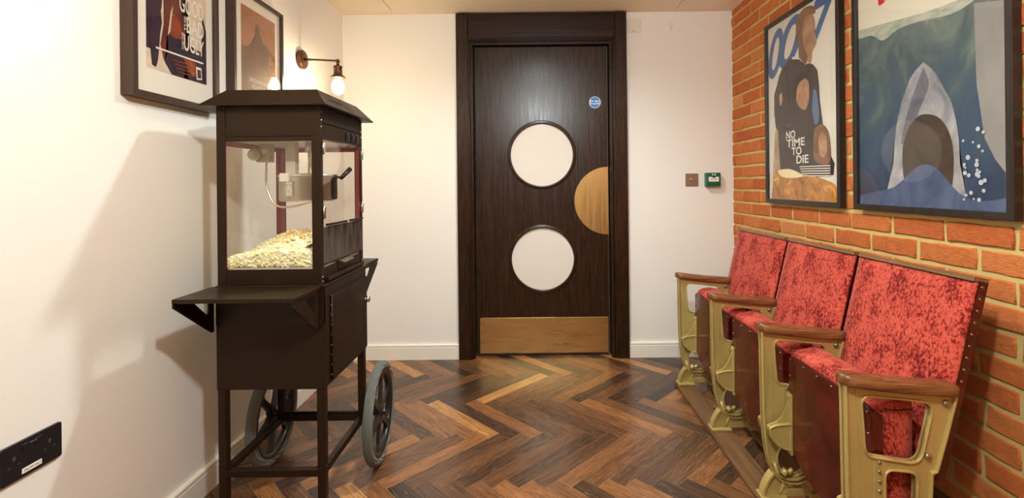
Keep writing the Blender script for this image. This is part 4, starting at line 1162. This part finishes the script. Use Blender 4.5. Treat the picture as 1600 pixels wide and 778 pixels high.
# right wall, spy poster
FY = (2.000, 2.640, 1.020, 1.982)
A = Art('R', 2.02, 2.62, 1.04, 1.962, 0)
t, xb, sg = frame('R', *FY, .026, .022, 'black framed white spy film poster titled NO TIME TO DIE on the brick wall', M_FRAMEW, A)
p_white = art_mat('print_white', srgb(226, 222, 212), srgb(238, 234, 226), 5); p_blue = mat('print_blue', srgb(56, 104, 168), .5)
p_suit = art_mat('print_suit', srgb(38, 32, 38), srgb(66, 54, 54), 9); p_skin = art_mat('print_skin', srgb(150, 108, 84), srgb(196, 152, 122), 16)
p_hair = art_mat('print_hair', srgb(96, 62, 44), srgb(150, 106, 74), 20); p_gold = art_mat('print_gold', srgb(120, 66, 30), srgb(214, 146, 62), 14, c3=srgb(250, 232, 180))
p_haze = art_mat('print_haze', srgb(140, 110, 88), srgb(206, 178, 146), 8)
A.poly(p_white, [(0, 0), (1, 0), (1, 1), (0, 1)])
A.fit(p_blue, '0', 0.0, .26, .70, .97, .02, .35); A.fit(p_blue, '0', .18, .56, .73, .985, .02, .35); A.fit(p_blue, '7', .62, .985, .74, .99, .02, .35)
A.poly(p_haze, [(.06, .10), (.09, .30), (.12, .40), (.18, .42), (.30, .30), (.40, .12)], 3)
A.poly(p_suit, [(.392, .769), (.52, .745), (.63, .705), (.748, .647), (.776, .498), (.811, .373), (.87, .25), (.93, .13), (.30, .12), (.20, .14), (.16, .39), (.10, .48), (.11, .58), (.188, .700), (.29, .752)], 2)
A.poly(p_skin, [(.50, .75), (.49, .87), (.54, .93), (.66, .955), (.72, .90), (.72, .84), (.745, .79), (.72, .765), (.69, .755), (.67, .70), (.60, .70)], 3)
A.poly(p_hair, [(.478, .83), (.46, .93), (.54, .985), (.66, .985), (.73, .955), (.72, .93), (.62, .945), (.56, .92), (.54, .86)], 3)
A.poly(p_white, [(.40, .770), (.50, .762), (.62, .712), (.64, .700), (.60, .698), (.50, .742), (.40, .758)])
p_shade = art_mat('print_skin_shade', srgb(104, 70, 54), srgb(140, 98, 74), 20)
A.poly(p_shade, [(.50, .75), (.495, .86), (.53, .90), (.56, .84), (.58, .78), (.62, .74), (.60, .70)], 3)
A.poly(p_suit, [(.10, .60), (.17, .66), (.22, .60), (.24, .48), (.20, .40), (.12, .42)], 3)
A.poly(p_haze, [(.19, .585), (.23, .60), (.24, .55), (.20, .53)], 3)
p_crease = mat('print_crease', srgb(24, 20, 24), .5)
A.poly(p_crease, [(.63, .70), (.66, .66), (.68, .52), (.665, .52), (.645, .65), (.61, .70)])
A.poly(p_crease, [(.30, .74), (.34, .66), (.36, .50), (.345, .50), (.32, .64), (.28, .72)])
A.poly(p_skin, [(.45, .60), (.50, .63), (.58, .632), (.635, .60), (.64, .54), (.62, .49), (.57, .468), (.49, .50), (.445, .55)], 3)
A.poly(M_BLACK, [(.42, .58), (.43, .635), (.50, .665), (.60, .66), (.65, .62), (.60, .63), (.52, .62), (.47, .59), (.45, .52)], 3)
A.poly(p_hair, [(.713, .365), (.79, .38), (.868, .346), (.90, .278), (.90, .20), (.84, .18), (.75, .19), (.695, .22), (.69, .30)], 3)
A.poly(p_skin, [(.755, .31), (.80, .34), (.85, .31), (.86, .25), (.82, .215), (.77, .235)], 3)
A.poly(mat('print_pale_blue', srgb(90, 120, 160), .5), [(.70, .56), (.74, .54), (.77, .42), (.72, .38), (.68, .46)], 3)
A.poly(p_gold, [(.04, .0), (.10, .15), (.24, .17), (.50, .145), (.75, .12), (.96, .08), (1, 0)], 3)
A.poly(mat('print_flare', srgb(252, 236, 190), .5), [(.15, .165), (.35, .17), (.55, .13), (.35, .12), (.20, .135)], 3)
A.fit(M_WHITE, 'NO', .30, .44, .333, .376, .02); A.fit(M_WHITE, 'TIME', .31, .575, .288, .330, .02)
A.fit(M_WHITE, 'TO', .385, .53, .242, .284, .02); A.fit(M_WHITE, 'DIE', .455, .625, .196, .238, .02)
A.text(mat('print_red', srgb(200, 60, 60), .5), '007', .31, .40, .02, 'LEFT', 1)
for k in range(5): A.poly(p_white, [(.50+.01*k, .176-.012*k), (.90, .172-.012*k), (.90, .177-.012*k), (.50+.01*k, .181-.012*k)])
A.build(t); glaze(t, xb, sg, *FY, .022)
# right wall, sea poster
FJ = (1.278, 1.919, 1.021, 1.982)
A = Art('R', 1.300, 1.897, 1.043, 1.960, 0)
t, xb, sg = frame('R', *FJ, .026, .022, 'black framed blue-green sea film poster with a pale pointed shape, nearest the camera', M_FRAMEW, A)
s_sea = mat('print_sea', srgb(60, 90, 100), .5); n_ = N(s_sea)
tc = n_.new('ShaderNodeTexCoord'); sp = n_.new('ShaderNodeSeparateXYZ'); n_.link(tc.outputs['Object'], sp.inputs[0])
f = n_.noise(n_.coord((1, 1, .6)), 6, 6, .6, 1.0)
hgt = n_.math('ADD', n_.rng(sp.outputs[2], 0, .92, 0, 1), n_.math('MULTIPLY', n_.math('SUBTRACT', f, .5), 1.1))
n_.link(n_.ramp(hgt, [(.05, srgb(52, 66, 96)), (.30, srgb(62, 84, 112)), (.52, srgb(82, 100, 108)), (.72, srgb(116, 130, 128)), (.85, srgb(168, 172, 162))]), n_.b.inputs['Base Color'])
s_sky = mat('print_sky', srgb(232, 228, 214), .5)
s_pale = art_mat('print_pale_grey', srgb(112, 116, 132), srgb(178, 178, 184), 10, (1, 1, .7), srgb(214, 212, 210))
s_dark = art_mat('print_dark_brown', srgb(54, 44, 42), srgb(84, 70, 60), 9); s_deep = art_mat('print_deep_blue', srgb(60, 74, 112), srgb(96, 112, 150), 9, (1, 1, .4))
s_grey = art_mat('print_grey', srgb(140, 140, 142), srgb(158, 156, 156), 5)
A.poly(s_sea, [(0, 0), (1, 0), (1, .64), (.77, .69), (.52, .70), (.3, .72), (0, .745)])
A.poly(s_sky, [(0, .745), (.3, .72), (.52, .70), (.77, .69), (1, .64), (1, 1), (0, 1)])
s_light = art_mat('print_spray', srgb(150, 164, 156), srgb(196, 200, 188), 14, (1, 1, 3))
A.poly(s_light, [(0, .745), (.3, .72), (.52, .70), (.77, .69), (.83, .67), (.70, .655), (.50, .675), (.34, .68), (.22, .66), (.12, .70), (0, .71)], 3)
A.poly(s_grey, [(.83, .66), (1, .63), (1, .10), (.93, .16), (.879, .227), (.84, .40)])
A.poly(s_pale, [(.524, .523), (.447, .490), (.395, .435), (.350, .369), (.318, .288), (.297, .167), (.263, .0), (.74, .0), (.745, .153), (.735, .257), (.701, .355), (.664, .401), (.60, .475)], 3)
s_mid = art_mat('print_mid_grey', srgb(84, 86, 102), srgb(128, 128, 142), 12, (1, 1, .6))
A.poly(s_mid, [(.524, .505), (.47, .44), (.40, .34), (.36, .24), (.42, .26), (.50, .36), (.56, .44)], 3)
A.poly(s_dark, [(.42, .300), (.50, .335), (.61, .320), (.680, .265), (.71, .18), (.69, .06), (.60, .02), (.46, .03), (.38, .10), (.37, .22)], 4)
wave = [(0, .035), (.08, .045), (.16, .055), (.24, .062), (.31, .075), (.37, .10), (.43, .132), (.49, .152), (.54, .156), (.59, .145), (.64, .12), (.69, .083), (.74, .053), (.79, .036), (.85, .03), (.92, .034), (1, .045)]
A.k += 1
for a_, b_ in zip(wave, wave[1:]):
    A.poly(s_deep, [(a_[0], 0), (b_[0], 0), b_, a_]); A.k -= 1
A.k += 1
s_foam = mat('print_foam', srgb(200, 210, 222), .5)
for k in range(26):
    u = random.uniform(.76, .90); v = random.uniform(.02, .26); r = random.uniform(.005, .013)
    A.poly(s_foam, [(u+r*math.cos(a), v+r*.66*math.sin(a)) for a in [2*PI*j/10 for j in range(10)]])
A.fit(mat('print_title_red', srgb(214, 40, 34), .5), 'JAWS', .19, .83, .806, .985, .02)
A.build(t); glaze(t, xb, sg, *FJ, .022)
